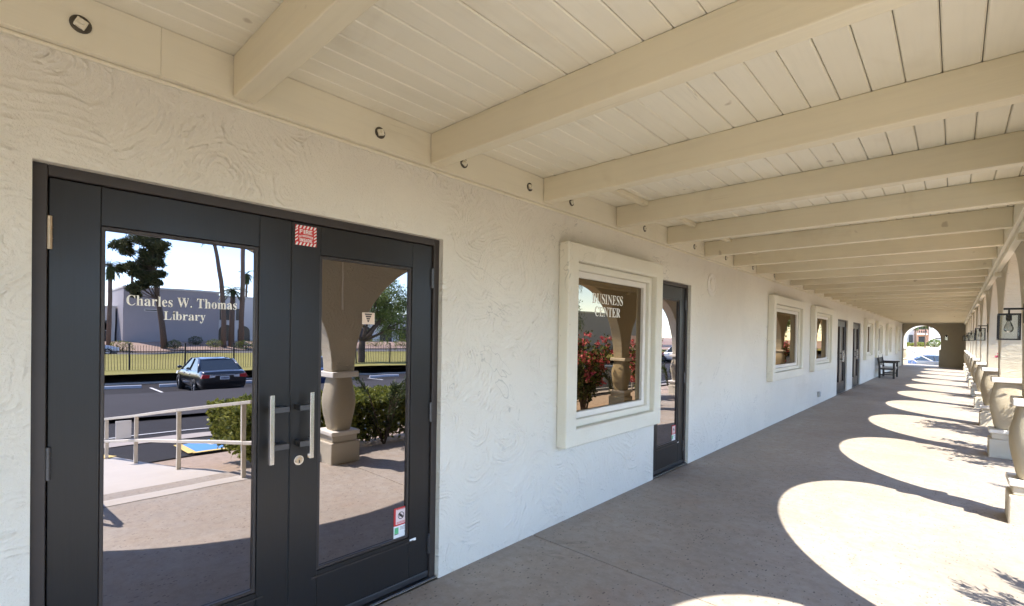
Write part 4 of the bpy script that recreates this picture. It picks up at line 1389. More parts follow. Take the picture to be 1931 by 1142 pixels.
# clipped hedge beside the entrance
def make_hedge(name, x0, x1, y0, y1, ztop, n, seed, label, group=None, z0=0.0):
    r = random.Random(seed)
    h = empty(name, ((x0 + x1) / 2, (y0 + y1) / 2, ground_z((x0 + x1) / 2)))
    ox, oy, oz = h.location

    def smp():
        while True:
            p = Vector((r.uniform(x0, x1), r.uniform(y0, y1), 0))
            fx, fy = (p.x - x0) / (x1 - x0) * 2 - 1, (p.y - y0) / (y1 - y0) * 2 - 1
            rim = max(abs(fx), abs(fy))
            top = ztop - 0.22 * max(0, rim - 0.6) ** 1.5 + 0.05 * noise.noise(p * 3.1) + 0.03 * noise.noise(p * 9)
            q = r.random()
            if q < 0.45:
                p.z = top - abs(r.gauss(0, 0.035))
                out = Vector((0, 0, 1))
            elif q < 0.9:
                p.z = z0 + (top - z0) * r.uniform(0.06, 1)
                e = r.random()
                dep = abs(r.gauss(0, 0.05)) + 0.10 * (1 - (p.z - z0) / (top - z0))
                if e < 0.4:
                    p.x = x0 + dep
                    out = Vector((-1, 0, 0))
                elif e < 0.6:
                    p.x = x1 - dep
                    out = Vector((1, 0, 0))
                elif e < 0.8:
                    p.y = y0 + dep
                    out = Vector((0, -1, 0))
                else:
                    p.y = y1 - dep
                    out = Vector((0, 1, 0))
            else:
                p.z = z0 + (top - z0) * r.random()
                out = rvec(r)
            return Vector((p.x - ox, p.y - oy, p.z - oz)), out
    m = MB()
    cloud(m, r, n, smp, 0.062, 0.024, 0.35)
    sub('foliage', m, 'leaf_hedge', h)
    b = MB()
    for _ in range(34):
        p = Vector((r.uniform(x0 + 0.15, x1 - 0.15), r.uniform(y0 + 0.15, y1 - 0.15), ground_z(x0) - 0.05))
        q = p + Vector((r.uniform(-0.2, 0.2), r.uniform(-0.2, 0.2), (ztop - p.z) * r.uniform(0.6, 0.85)))
        b.tube([p - Vector((ox, oy, oz)), (p + q) / 2 + rvec(r) * 0.05 - Vector((ox, oy, oz)), q - Vector((ox, oy, oz))], [0.014, 0.010, 0.004], 5)
    sub('branches', b, 'bark', h)
    tag(h, label, 'hedge', group)
    return h


make_hedge('clipped_hedge', 3.42, 4.75, 1.95, 4.75, 0.61, 26000, 5, 'clipped green hedge beside the ramp, mirrored in the double doors')


def make_bougainvillea(seed):
    r = random.Random(seed)
    root = empty('bougainvillea', (0, 0, 0))
    st = MB()
    lf, br = MB(), MB()
    for k in range(22):
        a = r.uniform(0, 6.28)
        ln = r.uniform(0.5, 1.0)
        tip = Vector((math.cos(a) * ln * 0.36, math.sin(a) * ln * 0.78, r.uniform(0.55, 1.42)))
        mid = tip * 0.5 + Vector((0, 0, 0.22)) + rvec(r) * 0.06
        pts = [Vector((r.uniform(-0.06, 0.06), r.uniform(-0.06, 0.06), -0.05)), mid, tip]
        st.tube(pts, [0.016, 0.009, 0.003], 6)
        for q in range(170):
            t = r.uniform(0.18, 1.0)
            p = pts[0].lerp(mid, t * 2) if t < 0.5 else mid.lerp(tip, t * 2 - 1)
            p = p + rvec(r) * r.uniform(0.02, 0.20)
            if p.z < 0.05:
                continue
            leaf_quad(lf, p, (rvec(r) + Vector((0, 0, 0.2))).normalized(), rvec(r), r.uniform(0.045, 0.080), r.uniform(0.016, 0.028))
        for c in range(7):
            t = r.uniform(0.62, 1.05)
            p = mid.lerp(tip, t * 2 - 1) + rvec(r) * r.uniform(0.03, 0.15)
            for q in range(14):
                pp = p + rvec(r) * r.uniform(0.0, 0.055)
                leaf_quad(br, pp, rvec(r), rvec(r), r.uniform(0.04, 0.060), r.uniform(0.018, 0.027))
    sub('stems', st, 'bark', root)
    sub('leaves', lf, 'leaf_boug', root)
    sub('bracts', br, 'bract_pink', root)
    return root


bg1 = make_bougainvillea(3)
spots = [(3.62, 8.80, 0.4, 1.15, 'pink bougainvillea mirrored in the lettered window'),
         (3.40, 11.25, 1.9, 1.08, 'pink bougainvillea outside the arcade, showing at the right edge'),
         (3.55, 14.9, 2.6, 0.95, None), (3.55, 18.1, 3.7, 1.0, None), (3.6, 21.4, 4.6, 0.95, None), (3.6, 24.6, 5.5, 1.0, None)]
lab2 = ['third pink bougainvillea along the arcade', 'fourth pink bougainvillea along the arcade', 'fifth pink bougainvillea along the arcade',
        'farthest pink bougainvillea along the arcade']
for i, (x, y, rz, s, lab) in enumerate(spots):
    o = bg1 if i == 0 else copy_tree(bg1)
    o.location = (x, y, ground_z(x) - 0.02)
    o.rotation_euler = (0, 0, rz)
    o.rotation_euler = (0, 0, 0 if i % 2 == 0 else math.pi)
    o.scale = (s, s, s)
    tag(o, lab or lab2[i - 2], 'shrub', 'bougainvillea along the arcade')


def make_sprigs(seed):
    """a loose arching shrub whose twigs throw the ragged shadows on the walk"""
    r = random.Random(seed)
    root = empty('arching_shrub', (0, 0, 0))
    st, lf = MB(), MB()
    for k in range(12):
        a = r.uniform(0, 6.28)
        tip = Vector((math.cos(a) * 0.25, math.sin(a) * 0.45, r.uniform(0.55, 0.98)))
        mid = tip * 0.55 + Vector((0, 0, 0.18))
        st.tube([(0, 0, -0.05), mid, tip], [0.010, 0.006, 0.002], 5)
        for q in range(70):
            t = r.uniform(0.2, 1.0)
            p = Vector((0, 0, -0.05)).lerp(mid, t * 2) if t < 0.5 else mid.lerp(tip, t * 2 - 1)
            d = ((tip - mid).normalized() + rvec(r) * 0.9).normalized()
            leaf_quad(lf, p + rvec(r) * 0.03, d, rvec(r), r.uniform(0.05, 0.10), 0.008)
    sub('stems', st, 'bark', root)
    sub('leaves', lf, 'leaf_dark', root)
    return root


sp = make_sprigs(8)
sl = ['low arching shrub before the hedge, its ragged shadow on the near walk', 'arching shrub between the two nearest columns',
      'third arching shrub along the arcade', 'fourth arching shrub along the arcade', 'fifth arching shrub along the arcade', 'farthest arching shrub along the arcade']
for i, (x, y) in enumerate([(3.34, 3.72), (3.60, 6.9), (3.45, 9.75), (3.42, 13.0), (3.42, 16.3), (3.42, 19.6)]):
    o = sp if i == 0 else copy_tree(sp)
    o.location = (x, y, 0)
    o.rotation_euler = (0, 0, 1.1 * i)
    o.scale = (1, 1, 1) if i == 0 else (0.8, 0.8, 0.8)
    tag(o, sl[i], 'shrub', 'arching shrubs along the arcade')

# ================================================================== handrails of the sloping walk
def handrail(name, pts, tops, mids, label, cat='handrail'):
    root = empty(name, (pts[0][0], pts[0][1], ground_z(pts[0][0])))
    for (x, y), zt in zip(pts, tops):
        MB().box(x - 0.021, x + 0.021, y - 0.021, y + 0.021, ground_z(x) - 0.05, zt - 0.017).build('post', 'rail_paint', root, bevel=0.004)
    for zs, nm in ((tops, 'top_rail'), (mids, 'mid_rail')):
        m = MB()
        ps = [Vector((x, y, z)) for (x, y), z in zip(pts, zs)]
        if nm == 'mid_rail':
            ps = [p + Vector((-0.045, 0, 0)) for p in ps]
        ps = [ps[0] + (ps[0] - ps[1]).normalized() * 0.16] + ps + [ps[-1] + (ps[-1] - ps[-2]).normalized() * 0.05]
        for a, b in zip(ps, ps[1:]):
            m.bar(a, b, 0.050, 0.034)
        m.build(nm, 'rail_paint', root, bevel=0.004)
    tag(root, label, cat, 'handrails of the sloping walk')
    return root


handrail('handrail', [(2.95, 1.79), (4.2, 1.50), (5.78, 1.36), (6.72, 1.17)], [0.785, 0.590, 0.335, 0.187], [0.373, 0.225, 0.002, -0.126],
         'cream handrail with four posts down the ramp, mirrored in the left door')
h2 = handrail('handrail', [(3.08, 0.36), (4.3, 0.33), (5.6, 0.30), (6.7, 0.28)], [0.84, 0.68, 0.50, 0.36], [0.42, 0.28, 0.08, -0.06],
              'cream handrail on the outer side of the ramp')
MB().tube([(3.00, 0.36, 0.845), (2.88, 0.37, 0.82), (2.76, 0.42, 0.70), (2.74, 0.42, 0.55), (2.84, 0.38, 0.45), (3.04, 0.36, 0.42)], 0.020, 8).build('end_loop', 'rail_paint', h2, smooth=True)
nt = MB().box(5.93, 5.945, 1.16, 1.33, 0.02, 0.26).build('paper_notice', 'paper')
tag(nt, 'white paper notice hung on the handrail beside its last post', 'notice')

# ================================================================== cars
def make_car(name, paint, P):
    """front towards +x, wheels on z = 0"""
    root = empty(name, (0, 0, 0))
    L2, W2 = P['len'] / 2, P['wid'] / 2
    st = P['deck']        # stations (x, z_bottom, z_top, half width factor)
    m = MB()
    for (x, zb, zt, k) in st:
        w = W2 * k
        h = zt - zb
        half = [(0.0, zb), (w * 0.80, zb), (w * 0.95, zb + 0.10 * h), (w, zb + 0.40 * h), (w * 0.995, zb + 0.66 * h), (w * 0.965, zb + 0.86 * h), (w * 0.90, zt - 0.015), (w * 0.78, zt), (0.0, zt + 0.015)]
        loop = half + [(-y, z) for (y, z) in half[-2:0:-1]]
        m.v += [(x, y, z) for (y, z) in loop]
    n = 16
    for i in range(len(st) - 1):
        for k in range(n):
            k2 = (k + 1) % n
            m.f.append((i * n + k, (i + 1) * n + k, (i + 1) * n + k2, i * n + k2))
    m.f.append(tuple(range(n)))
    m.f.append(tuple((len(st) - 1) * n + k for k in range(n))[::-1])
    body = sub('body', m, paint, root, smooth=True)
    s = body.modifiers.new('sub', 'SUBSURF')
    s.levels = s.render_levels = 2
    # cabin: glass all round, painted roof and pillars
    b0, t0, t1, b1 = P['cab']       # rear base, rear top, front top, front base (x)
    zb, zr = P['belt'], P['roof']
    wb, wr = W2 * 0.90, W2 * 0.70
    gm_ = MB()
    gm_.add([(b0, -wb, zb), (b1, -wb, zb), (b1, wb, zb), (b0, wb, zb), (t0, -wr, zr - 0.05), (t1, -wr, zr - 0.05), (t1, wr, zr - 0.05), (t0, wr, zr - 0.05)],
            [(0, 1, 5, 4), (1, 2, 6, 5), (2, 3, 7, 6), (3, 0, 4, 7)])
    sub('window_glass', gm_, 'car_glass', root)
    rf = MB()
    xs_ = [t0 - 0.06, t0 + 0.10, t0 + 0.35, (t0 + t1) / 2, t1 - 0.35, t1 - 0.08, t1 + 0.06]
    for i, x in enumerate(xs_):
        u = (x - (t0 + t1) / 2) / ((t1 - t0) / 2)
        e = 0.055 * u * u
        w = wr + 0.015
        for (y, z) in ((-w, zr - 0.075 - e * 0.5), (-w * 0.90, zr - 0.02 - e), (-w * 0.5, zr + 0.0 - e), (w * 0.5, zr - e), (w * 0.90, zr - 0.02 - e), (w, zr - 0.075 - e * 0.5)):
            rf.v.append((x, y, z))
        if i:
            for k in range(5):
                a = (i - 1) * 6 + k
                rf.f.append((a, a + 6, a + 7, a + 1))
    ro = sub('car_roof', rf, paint, root, smooth=True)
    so = ro.modifiers.new('thick', 'SOLIDIFY')
    so.thickness = 0.03
    for sg in (-1, 1):
        for (xa, xb, r_) in ((b0, t0, 0.045), (b1, t1, 0.035)):
            sub('pillar', MB().tube([(xa, sg * wb * 1.0, zb - 0.02), (xb, sg * wr * 1.01, zr - 0.06)], [r_ * 1.3, r_], 8), paint, root, smooth=True)
        for f in P['bpillars']:
            xm = b0 + (b1 - b0) * f
            xt = t0 + (t1 - t0) * f
            sub('pillar', MB().bar((xm, sg * wb * 1.003, zb), (xt, sg * wr * 1.006, zr - 0.06), 0.02, 0.07), 'gasket', root)
        sub('mirror', MB().lathe([(0.02, -0.06), (0.075, -0.03), (0.08, 0.03), (0.03, 0.065)], (b1 - 0.28, sg * (W2 + 0.06), zb + 0.09), 12, 3.0), paint, root, smooth=True)
        for xh in P['handles']:
            sub('door_handle', MB().box(xh - 0.09, xh + 0.09, sg * W2 * 0.985 - 0.012, sg * W2 * 0.985 + 0.012, zb - 0.15, zb - 0.12), 'rim', root, bevel=0.006)
        for xw in P['axles']:
            wr_ = P['wheel']
            yw = sg * (W2 - 0.085)
            ww = MB()
            prof = [(wr_ * 0.62, -0.11), (wr_ * 0.95, -0.11), (wr_, -0.08), (wr_, 0.08), (wr_ * 0.95, 0.11), (wr_ * 0.62, 0.11)]
            n_ = 28
            base = len(ww.v)
            for (r_, y) in prof:
                for k in range(n_):
                    t = 2 * math.pi * k / n_
                    ww.v.append((xw + r_ * math.cos(t), yw + y, wr_ + r_ * math.sin(t)))
            for i in range(len(prof) - 1):
                for k in range(n_):
                    k2 = (k + 1) % n_
                    ww.f.append((base + i * n_ + k, base + (i + 1) * n_ + k, base + (i + 1) * n_ + k2, base + i * n_ + k2))
            wheel = sub('wheel', ww, 'tyre', root, smooth=True)
            rm_ = MB()
            for k in range(7):
                t = 2 * math.pi * k / 7
                c, s_ = math.cos(t), math.sin(t)
                yo = yw + sg * 0.085
                q = 0.055
                r0, r1 = 0.03, wr_ * 0.63
                rm_.add([(xw + r0 * c - q * s_ * 0.6, yo, wr_ + r0 * s_ + q * c * 0.6), (xw + r1 * c - q * s_ * 0.8, yo, wr_ + r1 * s_ + q * c * 0.8),
                         (xw + r1 * c + q * s_ * 0.8, yo, wr_ + r1 * s_ - q * c * 0.8), (xw + r0 * c + q * s_ * 0.6, yo, wr_ + r0 * s_ - q * c * 0.6)],
                        [(0, 1, 2, 3)])
            rm_.tube([(xw, yw + sg * 0.075, wr_), (xw, yw + sg * 0.10, wr_)], wr_ * 0.16, 14)
            rim_ring = []
            sub('rim', rm_, 'rim', wheel)
            sub('wheel_well', MB().tube([(xw, yw - sg * 0.09, wr_), (xw, yw + sg * 0.045, wr_)], wr_ * 0.60, 20), 'gasket', wheel)
            ar = MB()
            for k in range(19):
                t = math.pi * k / 18
                for (r_, y) in ((wr_ + 0.015, W2 * 0.96), (wr_ + 0.075, W2 * 1.0 + 0.004)):
                    ar.v.append((xw + r_ * math.cos(t), sg * y, wr_ + r_ * math.sin(t)))
                if k:
                    a = 2 * k - 2
                    ar.f.append((a, a + 1, a + 3, a + 2))
            sub('wheel_arch', ar, 'gasket', root)
        xr, zl = P['tail']
        sub('tail_light', MB().prism([(sg * W2 * 0.96, zl - 0.10), (sg * W2 * 0.62, zl - 0.085), (sg * W2 * 0.60, zl + 0.035), (sg * W2 * 0.90, zl + 0.065)], 0, xr - 0.02, xr + 0.16), 'tail_red', root, bevel=0.01)
        sub('reverse_light', MB().prism([(sg * W2 * 0.61, zl - 0.08), (sg * W2 * 0.38, zl - 0.065), (sg * W2 * 0.36, zl + 0.01), (sg * W2 * 0.60, zl + 0.03)], 0, xr - 0.022, xr + 0.10), 'tail_clear', root, bevel=0.008)
        xf, zf = P['head']
        sub('head_light', MB().prism([(sg * W2 * 0.93, zf - 0.03), (sg * W2 * 0.50, zf - 0.08), (sg * W2 * 0.50, zf + 0.03), (sg * W2 * 0.88, zf + 0.10)], 0, xf - 0.25, xf + 0.0), 'tail_clear', root, bevel=0.01)
    xr, zl = P['tail']
    sub('number_plate', MB().box(xr - 0.030, xr + 0.05, -0.16, 0.16, zl - 0.16, zl - 0.02), 'plate_white', root, bevel=0.004)
    pm_ = MB()
    for k in range(6):
        y = -0.115 + 0.042 * k
        pm_.box(xr - 0.032, xr - 0.0305, y, y + 0.026, zl - 0.125, zl - 0.06)
    sub('plate_marks', pm_, 'paint_navy_car', root)
    sub('trim_strip', MB().box(xr - 0.018, xr + 0.05, -0.36, 0.36, zl + 0.005, zl + 0.03), 'rim', root, bevel=0.006)
    sub('bumper_shadow', MB().box(-L2 + 0.25, L2 - 0.25, -W2 * 0.8, W2 * 0.8, 0.14, 0.24), 'gasket', root)
    return root


SEDAN = dict(len=4.55, wid=1.78, belt=0.93, roof=1.46, wheel=0.315, axles=(-1.32, 1.30), handles=(-0.62, 0.38), bpillars=(0.52,),
             cab=(-1.72, -1.02, 0.30, 1.12), tail=(-2.27, 0.80), head=(2.19, 0.66),
             deck=[(-2.275, 0.32, 0.86, 0.80), (-2.24, 0.24, 0.95, 0.93), (-2.05, 0.20, 1.00, 0.985), (-1.60, 0.19, 1.00, 1.0), (-0.6, 0.18, 0.96, 1.0),
                   (0.5, 0.18, 0.95, 1.0), (1.15, 0.19, 0.95, 0.995), (1.60, 0.20, 0.87, 0.985), (2.0, 0.22, 0.78, 0.93), (2.2, 0.26, 0.70, 0.80), (2.27, 0.32, 0.62, 0.62)])
SUV = dict(len=4.75, wid=1.90, belt=1.08, roof=1.74, wheel=0.36, axles=(-1.42, 1.38), handles=(-0.68, 0.36), bpillars=(0.36, 0.66),
           cab=(-2.22, -1.95, 0.55, 1.22), tail=(-2.37, 0.98), head=(2.29, 0.82),
           deck=[(-2.375, 0.38, 1.02, 0.86), (-2.33, 0.28, 1.10, 0.95), (-2.0, 0.24, 1.13, 1.0), (-0.6, 0.22, 1.11, 1.0), (0.6, 0.22, 1.10, 1.0),
                 (1.2, 0.23, 1.08, 0.995), (1.7, 0.24, 1.02, 0.985), (2.1, 0.27, 0.95, 0.93), (2.30, 0.32, 0.84, 0.80), (2.37, 0.40, 0.74, 0.66)])

ROT = -0.10
c1 = make_car('sedan_car', 'paint_black_car', SEDAN)
c1.location = (21.75, 6.55, -1.13)
c1.rotation_euler = (0, 0, 0.03)
tag(c1, 'black sedan parked facing away, mirrored in the left door glass', 'car')
c2 = make_car('sedan_car', 'paint_navy_car', SEDAN)
c2.location = (20.7, 10.55, -1.13)
c2.rotation_euler = (0, 0, 0.02)
tag(c2, 'dark blue sedan mostly hidden behind the mirrored column', 'car')
c3 = make_car('sedan_car', 'paint_silver_car', SEDAN)
c3.location = (57.5, 6.2, -1.08)
c3.rotation_euler = (0, 0, R(90))
tag(c3, 'silver car on the street beyond the fence, mirrored at the door edge', 'car')
c4 = make_car('sedan_car', 'paint_blue_suv', SEDAN)
c4.location = (1.5, 50.0, -1.04)
c4.rotation_euler = (0, 0, R(3))
tag(c4, 'slate blue sedan seen side on through the end arch', 'car')
c5 = make_car('sport_utility_car', 'paint_silver_car', SUV)
c5.location = (18.2, 47.5, -1.13)
c5.rotation_euler = (0, 0, 0.02)
tag(c5, 'silver sport utility car parked far along the lot, mirrored in a middle window', 'car')

# ------------------------------------------------------------------ wheel stops
ws = MB().prism([(-0.075, 0.0), (0.075, 0.0), (0.06, 0.11), (0.035, 0.13), (-0.035, 0.13), (-0.06, 0.11)], 1, -0.9, 0.9).mesh('wheel_stop')
ws.materials.append(MATS['stop_concrete'])
wlab = {-1: 'concrete wheel stop left of the black sedan', 0: 'concrete wheel stop ahead of the black sedan', 1: 'concrete wheel stop right of the black sedan',
        3: 'concrete wheel stop ahead of the dark blue sedan', 4: 'concrete wheel stop in the middle of the right door reflection', 5: 'concrete wheel stop at the right edge of the right door reflection'}
ordn = ['first', 'second', 'third', 'fourth', 'fifth', 'sixth', 'seventh', 'eighth']
for k in range(-2, 13):
    y = 6.1 + 2.42 * k
    o = link('wheel_stop', ws, None, bevel=0.01)
    o.location = (skew(24.35, y), y, -1.13)
    o.rotation_euler = (0, 0, 0.16)
    lab = wlab.get(k)
    if lab is None:
        lab = 'leftmost concrete wheel stop of the parking row' if k == -2 else ('concrete wheel stop between the two sedans' if k == 2 else '%s concrete wheel stop past the right door reflection' % ordn[k - 6])
    tag(o, lab, 'wheel stop', 'wheel stops of the parking row')

# ------------------------------------------------------------------ iron fence along the lawn
fe = empty('iron_fence', (32.4, 10, -1.1))
tag(fe, 'dark iron picket fence across the lawn behind the cars', 'fence')
pk = MB()
posts_y = [-26.0 + 2.62 * k for k in range(0, 31)]
for y in posts_y:
    x = skew(33.0, y)
    pm2 = MB().box(x - 0.04, x + 0.04, y - 0.04, y + 0.04, -1.15, 0.62)
    pm2.box(x - 0.055, x + 0.055, y - 0.055, y + 0.055, 0.6205, 0.66)
    pm2.build('fence_post', 'fence_iron', fe)
for a, b in zip(posts_y, posts_y[1:]):
    rl = MB()
    for z in (0.20, -0.98):
        rl.bar((skew(33.0, a), a, z), (skew(33.0, b), b, z), 0.035, 0.045)
    rl.build('fence_rail', 'fence_iron', fe)
    for k in range(1, 20):
        y = a + (b - a) * k / 20
        x = skew(33.0, y)
        pk.box(x - 0.010, x + 0.010, y - 0.010, y + 0.010, -1.02, 0.55)
pko = pk.build('pickets', 'fence_iron', fe)
pko['kind'] = 'stuff'

# ================================================================== trees
def limb(m, r, a, b, r0, r1, wob=0.15, n=5, seg=7):
    a, b = Vector(a), Vector(b)
    pts = [a.lerp(b, i / n) + (rvec(r) * wob * (b - a).length * 0.12 if 0 < i < n else Vector()) for i in range(n + 1)]
    m.tube(pts, [r0 + (r1 - r0) * i / n for i in range(n + 1)], seg)
    return pts


# spreading mesquite by the fence
def make_mesquite(seed, loc):
    r = random.Random(seed)
    t = empty('mesquite_tree', loc)
    tr, lf = MB(), MB()
    limb(tr, r, (0, 0, -0.2), (0.05, 0.05, 1.9), 0.30, 0.24)
    tips = []
    for (dx, dy, z) in ((0.3, -1.0, 4.2), (-0.4, 1.5, 4.0), (0.5, 2.9, 4.9), (-0.9, 0.6, 5.3), (0.8, 0.1, 6.2), (-0.6, 3.7, 3.7), (0.3, -2.0, 4.8), (-1.4, 2.2, 6.0)):
        pts = limb(tr, r, (0.05, 0.05, 1.85), (dx, dy, z), 0.14, 0.05, 0.5)
        tips.append(Vector((dx, dy, z)))
        for q in range(3):
            e = Vector((dx, dy, z)) + rvec(r) * 1.3
            limb(tr, r, pts[3], e, 0.05, 0.015, 0.5, 4, 5)
            tips.append(e)
    for c in tips:
        cloud(lf, r, 620, ball(r, c, (1.15, 1.25, 0.85), 0.1), 0.20, 0.035, -0.35)
        for q in range(6):
            p = c + Vector((r.uniform(-1, 1), r.uniform(-1, 1), -0.3))
            for s in range(30):
                leaf_quad(lf, p + Vector((r.gauss(0, 0.07), r.gauss(0, 0.07), -s * 0.04)), (rvec(r) * 0.5 + Vector((0, 0, -1))).normalized(), rvec(r), 0.16, 0.02)
    sub('trunk', tr, 'bark', t, smooth=True)
    sub('crown', lf, 'leaf_pale', t)
    return t


tag(make_mesquite(4, (32.6, 20.1, -1.1)), 'pale green spreading tree by the fence, mirrored in the right door', 'tree')
ms2 = make_mesquite(9, (14.5, 68.0, -1.0))
ms2.scale = (1.7, 1.5, 1.5)
tag(ms2, 'green tree beyond the lot, mirrored in the second window', 'tree')
ms4 = copy_tree(ms2)
ms4.location = (8.8, 57.0, -0.6)
ms4.scale = (1.3, 1.2, 1.4)
tag(ms4, 'green tree near the building end, mirrored in the third window', 'tree')
ms3 = make_mesquite(12, (27.0, 34.5, -1.1))
ms3.scale = (1.25, 1.25, 1.5)
tag(ms3, 'drooping tree at the lawn edge, mirrored at the top of the lettered window', 'tree')


# tall Aleppo-like pine with clumped dark boughs on a leaning trunk
def make_pine(loc, label):
    r = random.Random(21)
    t = empty('pine_tree', loc)
    tr, lf = MB(), MB()
    pts = [Vector((0, 0.15, -0.3)), Vector((0, -0.10, 2.5)), Vector((0, -0.45, 5.0)), Vector((0, -0.85, 8.0)), Vector((0, -1.2, 11.0)), Vector((0, -1.5, 13.2))]
    tr.tube(pts, [0.34, 0.30, 0.26, 0.21, 0.14, 0.05], 9)
    clumps = [(-4.3, 11.2, .9), (-3.5, 11.5, 1.0), (-2.6, 11.9, 1.15), (-1.5, 12.8, 1.1), (-0.6, 12.9, 0.9), (-2.4, 13.2, .8), (-0.3, 11.6, .8), (-1.2, 11.4, 1.0), (-1.1, 10.2, 1.0), (-0.45, 10.0, .7),
              (-3.7, 8.9, .75), (-3.0, 9.2, .9), (-2.2, 9.6, 1.0), (-1.4, 9.0, .9), (-0.4, 8.6, .6), (-2.8, 8.3, .6), (-1.8, 8.2, .7), (-2.9, 6.6, .7), (-2.3, 7.0, .75), (-1.7, 7.2, .7), (-1.0, 7.5, .75), (-2.5, 6.1, .5), (-0.5, 7.6, .5), (-0.9, 12.2, 1.0), (-0.7, 10.9, 1.0), (-0.8, 9.5, .9), (-0.7, 8.4, .8), (-1.9, 10.6, .9), (-1.3, 8.0, .7), (-3.2, 10.9, .7)]
    for (y, z, s) in clumps:
        x = r.uniform(-1.2, 1.2)
        k = min(4, max(1, int(z / 3)))
        limb(tr, r, pts[k].lerp(pts[k + 1], 0.2), (x, y, z), 0.07, 0.02, 0.4, 4, 5)
        for q in range(4):
            c = Vector((x, y, z)) + Vector((r.uniform(-.5, .5), r.uniform(-.5, .5), r.uniform(-.3, .3))) * s
            cloud(lf, r, 260, ball(r, c, (0.66 * s, 0.66 * s, 0.46 * s), 0.1), 0.34, 0.05, 0.35)
    sub('trunk', tr, 'bark', t, smooth=True)
    sub('crown', lf, 'leaf_pine', t)
    tag(t, label, 'tree')


make_pine((66.0, 13.65, -0.7), 'tall dark pine with leaning trunk, mirrored in the left door')


def make_palm(name, pts, r0, r1, crown, nfr, label, seed, droop=1.0, skirt=False):
    r = random.Random(seed)
    base = Vector(pts[0])
    t = empty(name, base)
    tr, fr = MB(), MB()
    loc = [Vector(p) - base for p in pts]
    n = len(loc)
    tr.tube(loc, [r0 + (r1 - r0) * i / (n - 1) for i in range(n)], 10)
    top = loc[-1]
    for k in range(nfr):
        a = 2 * math.pi * k / nfr + r.uniform(-0.2, 0.2)
        el = r.uniform(-0.5, 1.15)
        d = Vector((math.cos(a) * math.cos(el), math.sin(a) * math.cos(el), math.sin(el)))
        ln = crown * r.uniform(0.8, 1.1)
        p = top.copy()
        v = d.copy()
        spine = [p.copy()]
        for s in range(7):
            v = (v + Vector((0, 0, -0.20 * droop))).normalized()
            p = p + v * ln / 7
            spine.append(p.copy())
        fr.tube(spine, [0.03, 0.026, 0.022, 0.018, 0.014, 0.010, 0.007, 0.004], 4)
        side = d.cross(Vector((0, 0, 1)))
        side = side.normalized() if side.length > 0.01 else Vector((1, 0, 0))
        for s in range(1, 8):
            for q in range(3):
                for sg in (-1, 1):
                    dd_ = (side * sg + (spine[s] - spine[s - 1]).normalized() * 0.8 + Vector((0, 0, -0.35)) + rvec(r) * 0.15).normalized()
                    leaf_quad(fr, spine[s - 1].lerp(spine[s], q / 3), dd_, Vector((0, 0, 1)), ln * 0.30 * (1.1 - s / 9), 0.035)
    if skirt:
        for k in range(240):
            a = r.uniform(0, 6.28)
            p = top + Vector((math.cos(a) * 0.2, math.sin(a) * 0.2, -r.uniform(0, 1.2)))
            leaf_quad(fr, p, Vector((math.cos(a) * 0.35, math.sin(a) * 0.35, -1)).normalized(), rvec(r), 0.6, 0.04)
    sub('trunk', tr, 'palm_bark', t, smooth=True)
    sub('crown', fr, 'leaf_palm', t)
    tag(t, label, 'palm tree', 'palms before the far building')
    return t


make_palm('palm_tree', [(66, 20.05, -0.8), (66, 19.95, 3.5), (66, 19.65, 7.6), (66, 19.2, 10.5), (66, 18.65, 13.2)], 0.33, 0.20, 1.9, 22, 'leaning tall palm trunk bending left, crown above the door glass', 1)
make_palm('palm_tree', [(66.5, 21.1, -0.8), (66.5, 21.1, 3.0), (66.5, 21.15, 6.6)], 0.36, 0.26, 2.1, 26, 'short bushy palm between two tall palm trunks', 2)
make_palm('palm_tree', [(66, 22.05, -0.8), (66, 22.1, 6), (66, 22.15, 14.5)], 0.34, 0.26, 1.9, 22, 'straight tall palm trunk right of the short palm', 3)
make_palm('palm_tree', [(78, 26.5, -0.4), (78, 26.5, 5), (78, 26.6, 10.1)], 0.22, 0.16, 1.5, 20, 'slender distant palm behind the far wing roof', 4, 1.2, True)
make_palm('palm_tree', [(66, 8.8, -0.8), (66, 8.8, 4), (66, 8.85, 8.3)], 0.24, 0.17, 1.7, 22, 'palm at the left edge of the left door reflection', 5, 1.2, True)
make_palm('palm_tree', [(84, 13.6, -0.4), (84, 13.6, 5), (84, 13.6, 10.6)], 0.20, 0.15, 1.5, 18, 'slender palm behind the grey block beside the pine', 6, 1.2, True)
make_palm('palm_tree', [(84, 15.2, -0.4), (84, 15.2, 5), (84, 15.2, 9.9)], 0.20, 0.15, 1.4, 18, 'second slender palm behind the grey block, right of the pine', 7, 1.2, True)
make_palm('palm_tree', [(40, 58, -1.1), (40, 58, 4), (40, 58.1, 9.0)], 0.26, 0.18, 1.8, 20, 'palm on the lawn far along, mirrored in the lettered window', 8, 1.2, True)


def make_shrub(loc, rad, n, label, mat='leaf_hedge', seed=1, l=0.13, w=0.03, cat='shrub', group='clipped shrubs before the far building'):
    r = random.Random(seed)
    t = empty('round_shrub', loc)
    m = MB()
    cloud(m, r, n, ball(r, (0, 0, rad[2] * 0.85), rad, 0.75), l, w, 0.3)
    sub('foliage', m, mat, t)
    b = MB()
    for k in range(7):
        v = rvec(r)
        b.tube([(0, 0, -0.05), (v.x * rad[0] * 0.6, v.y * rad[1] * 0.6, rad[2] * (0.9 + 0.4 * abs(v.z)))], [0.04, 0.012], 5)
    sub('branches', b, 'bark', t)
    tag(t, label, cat, group)
    return t


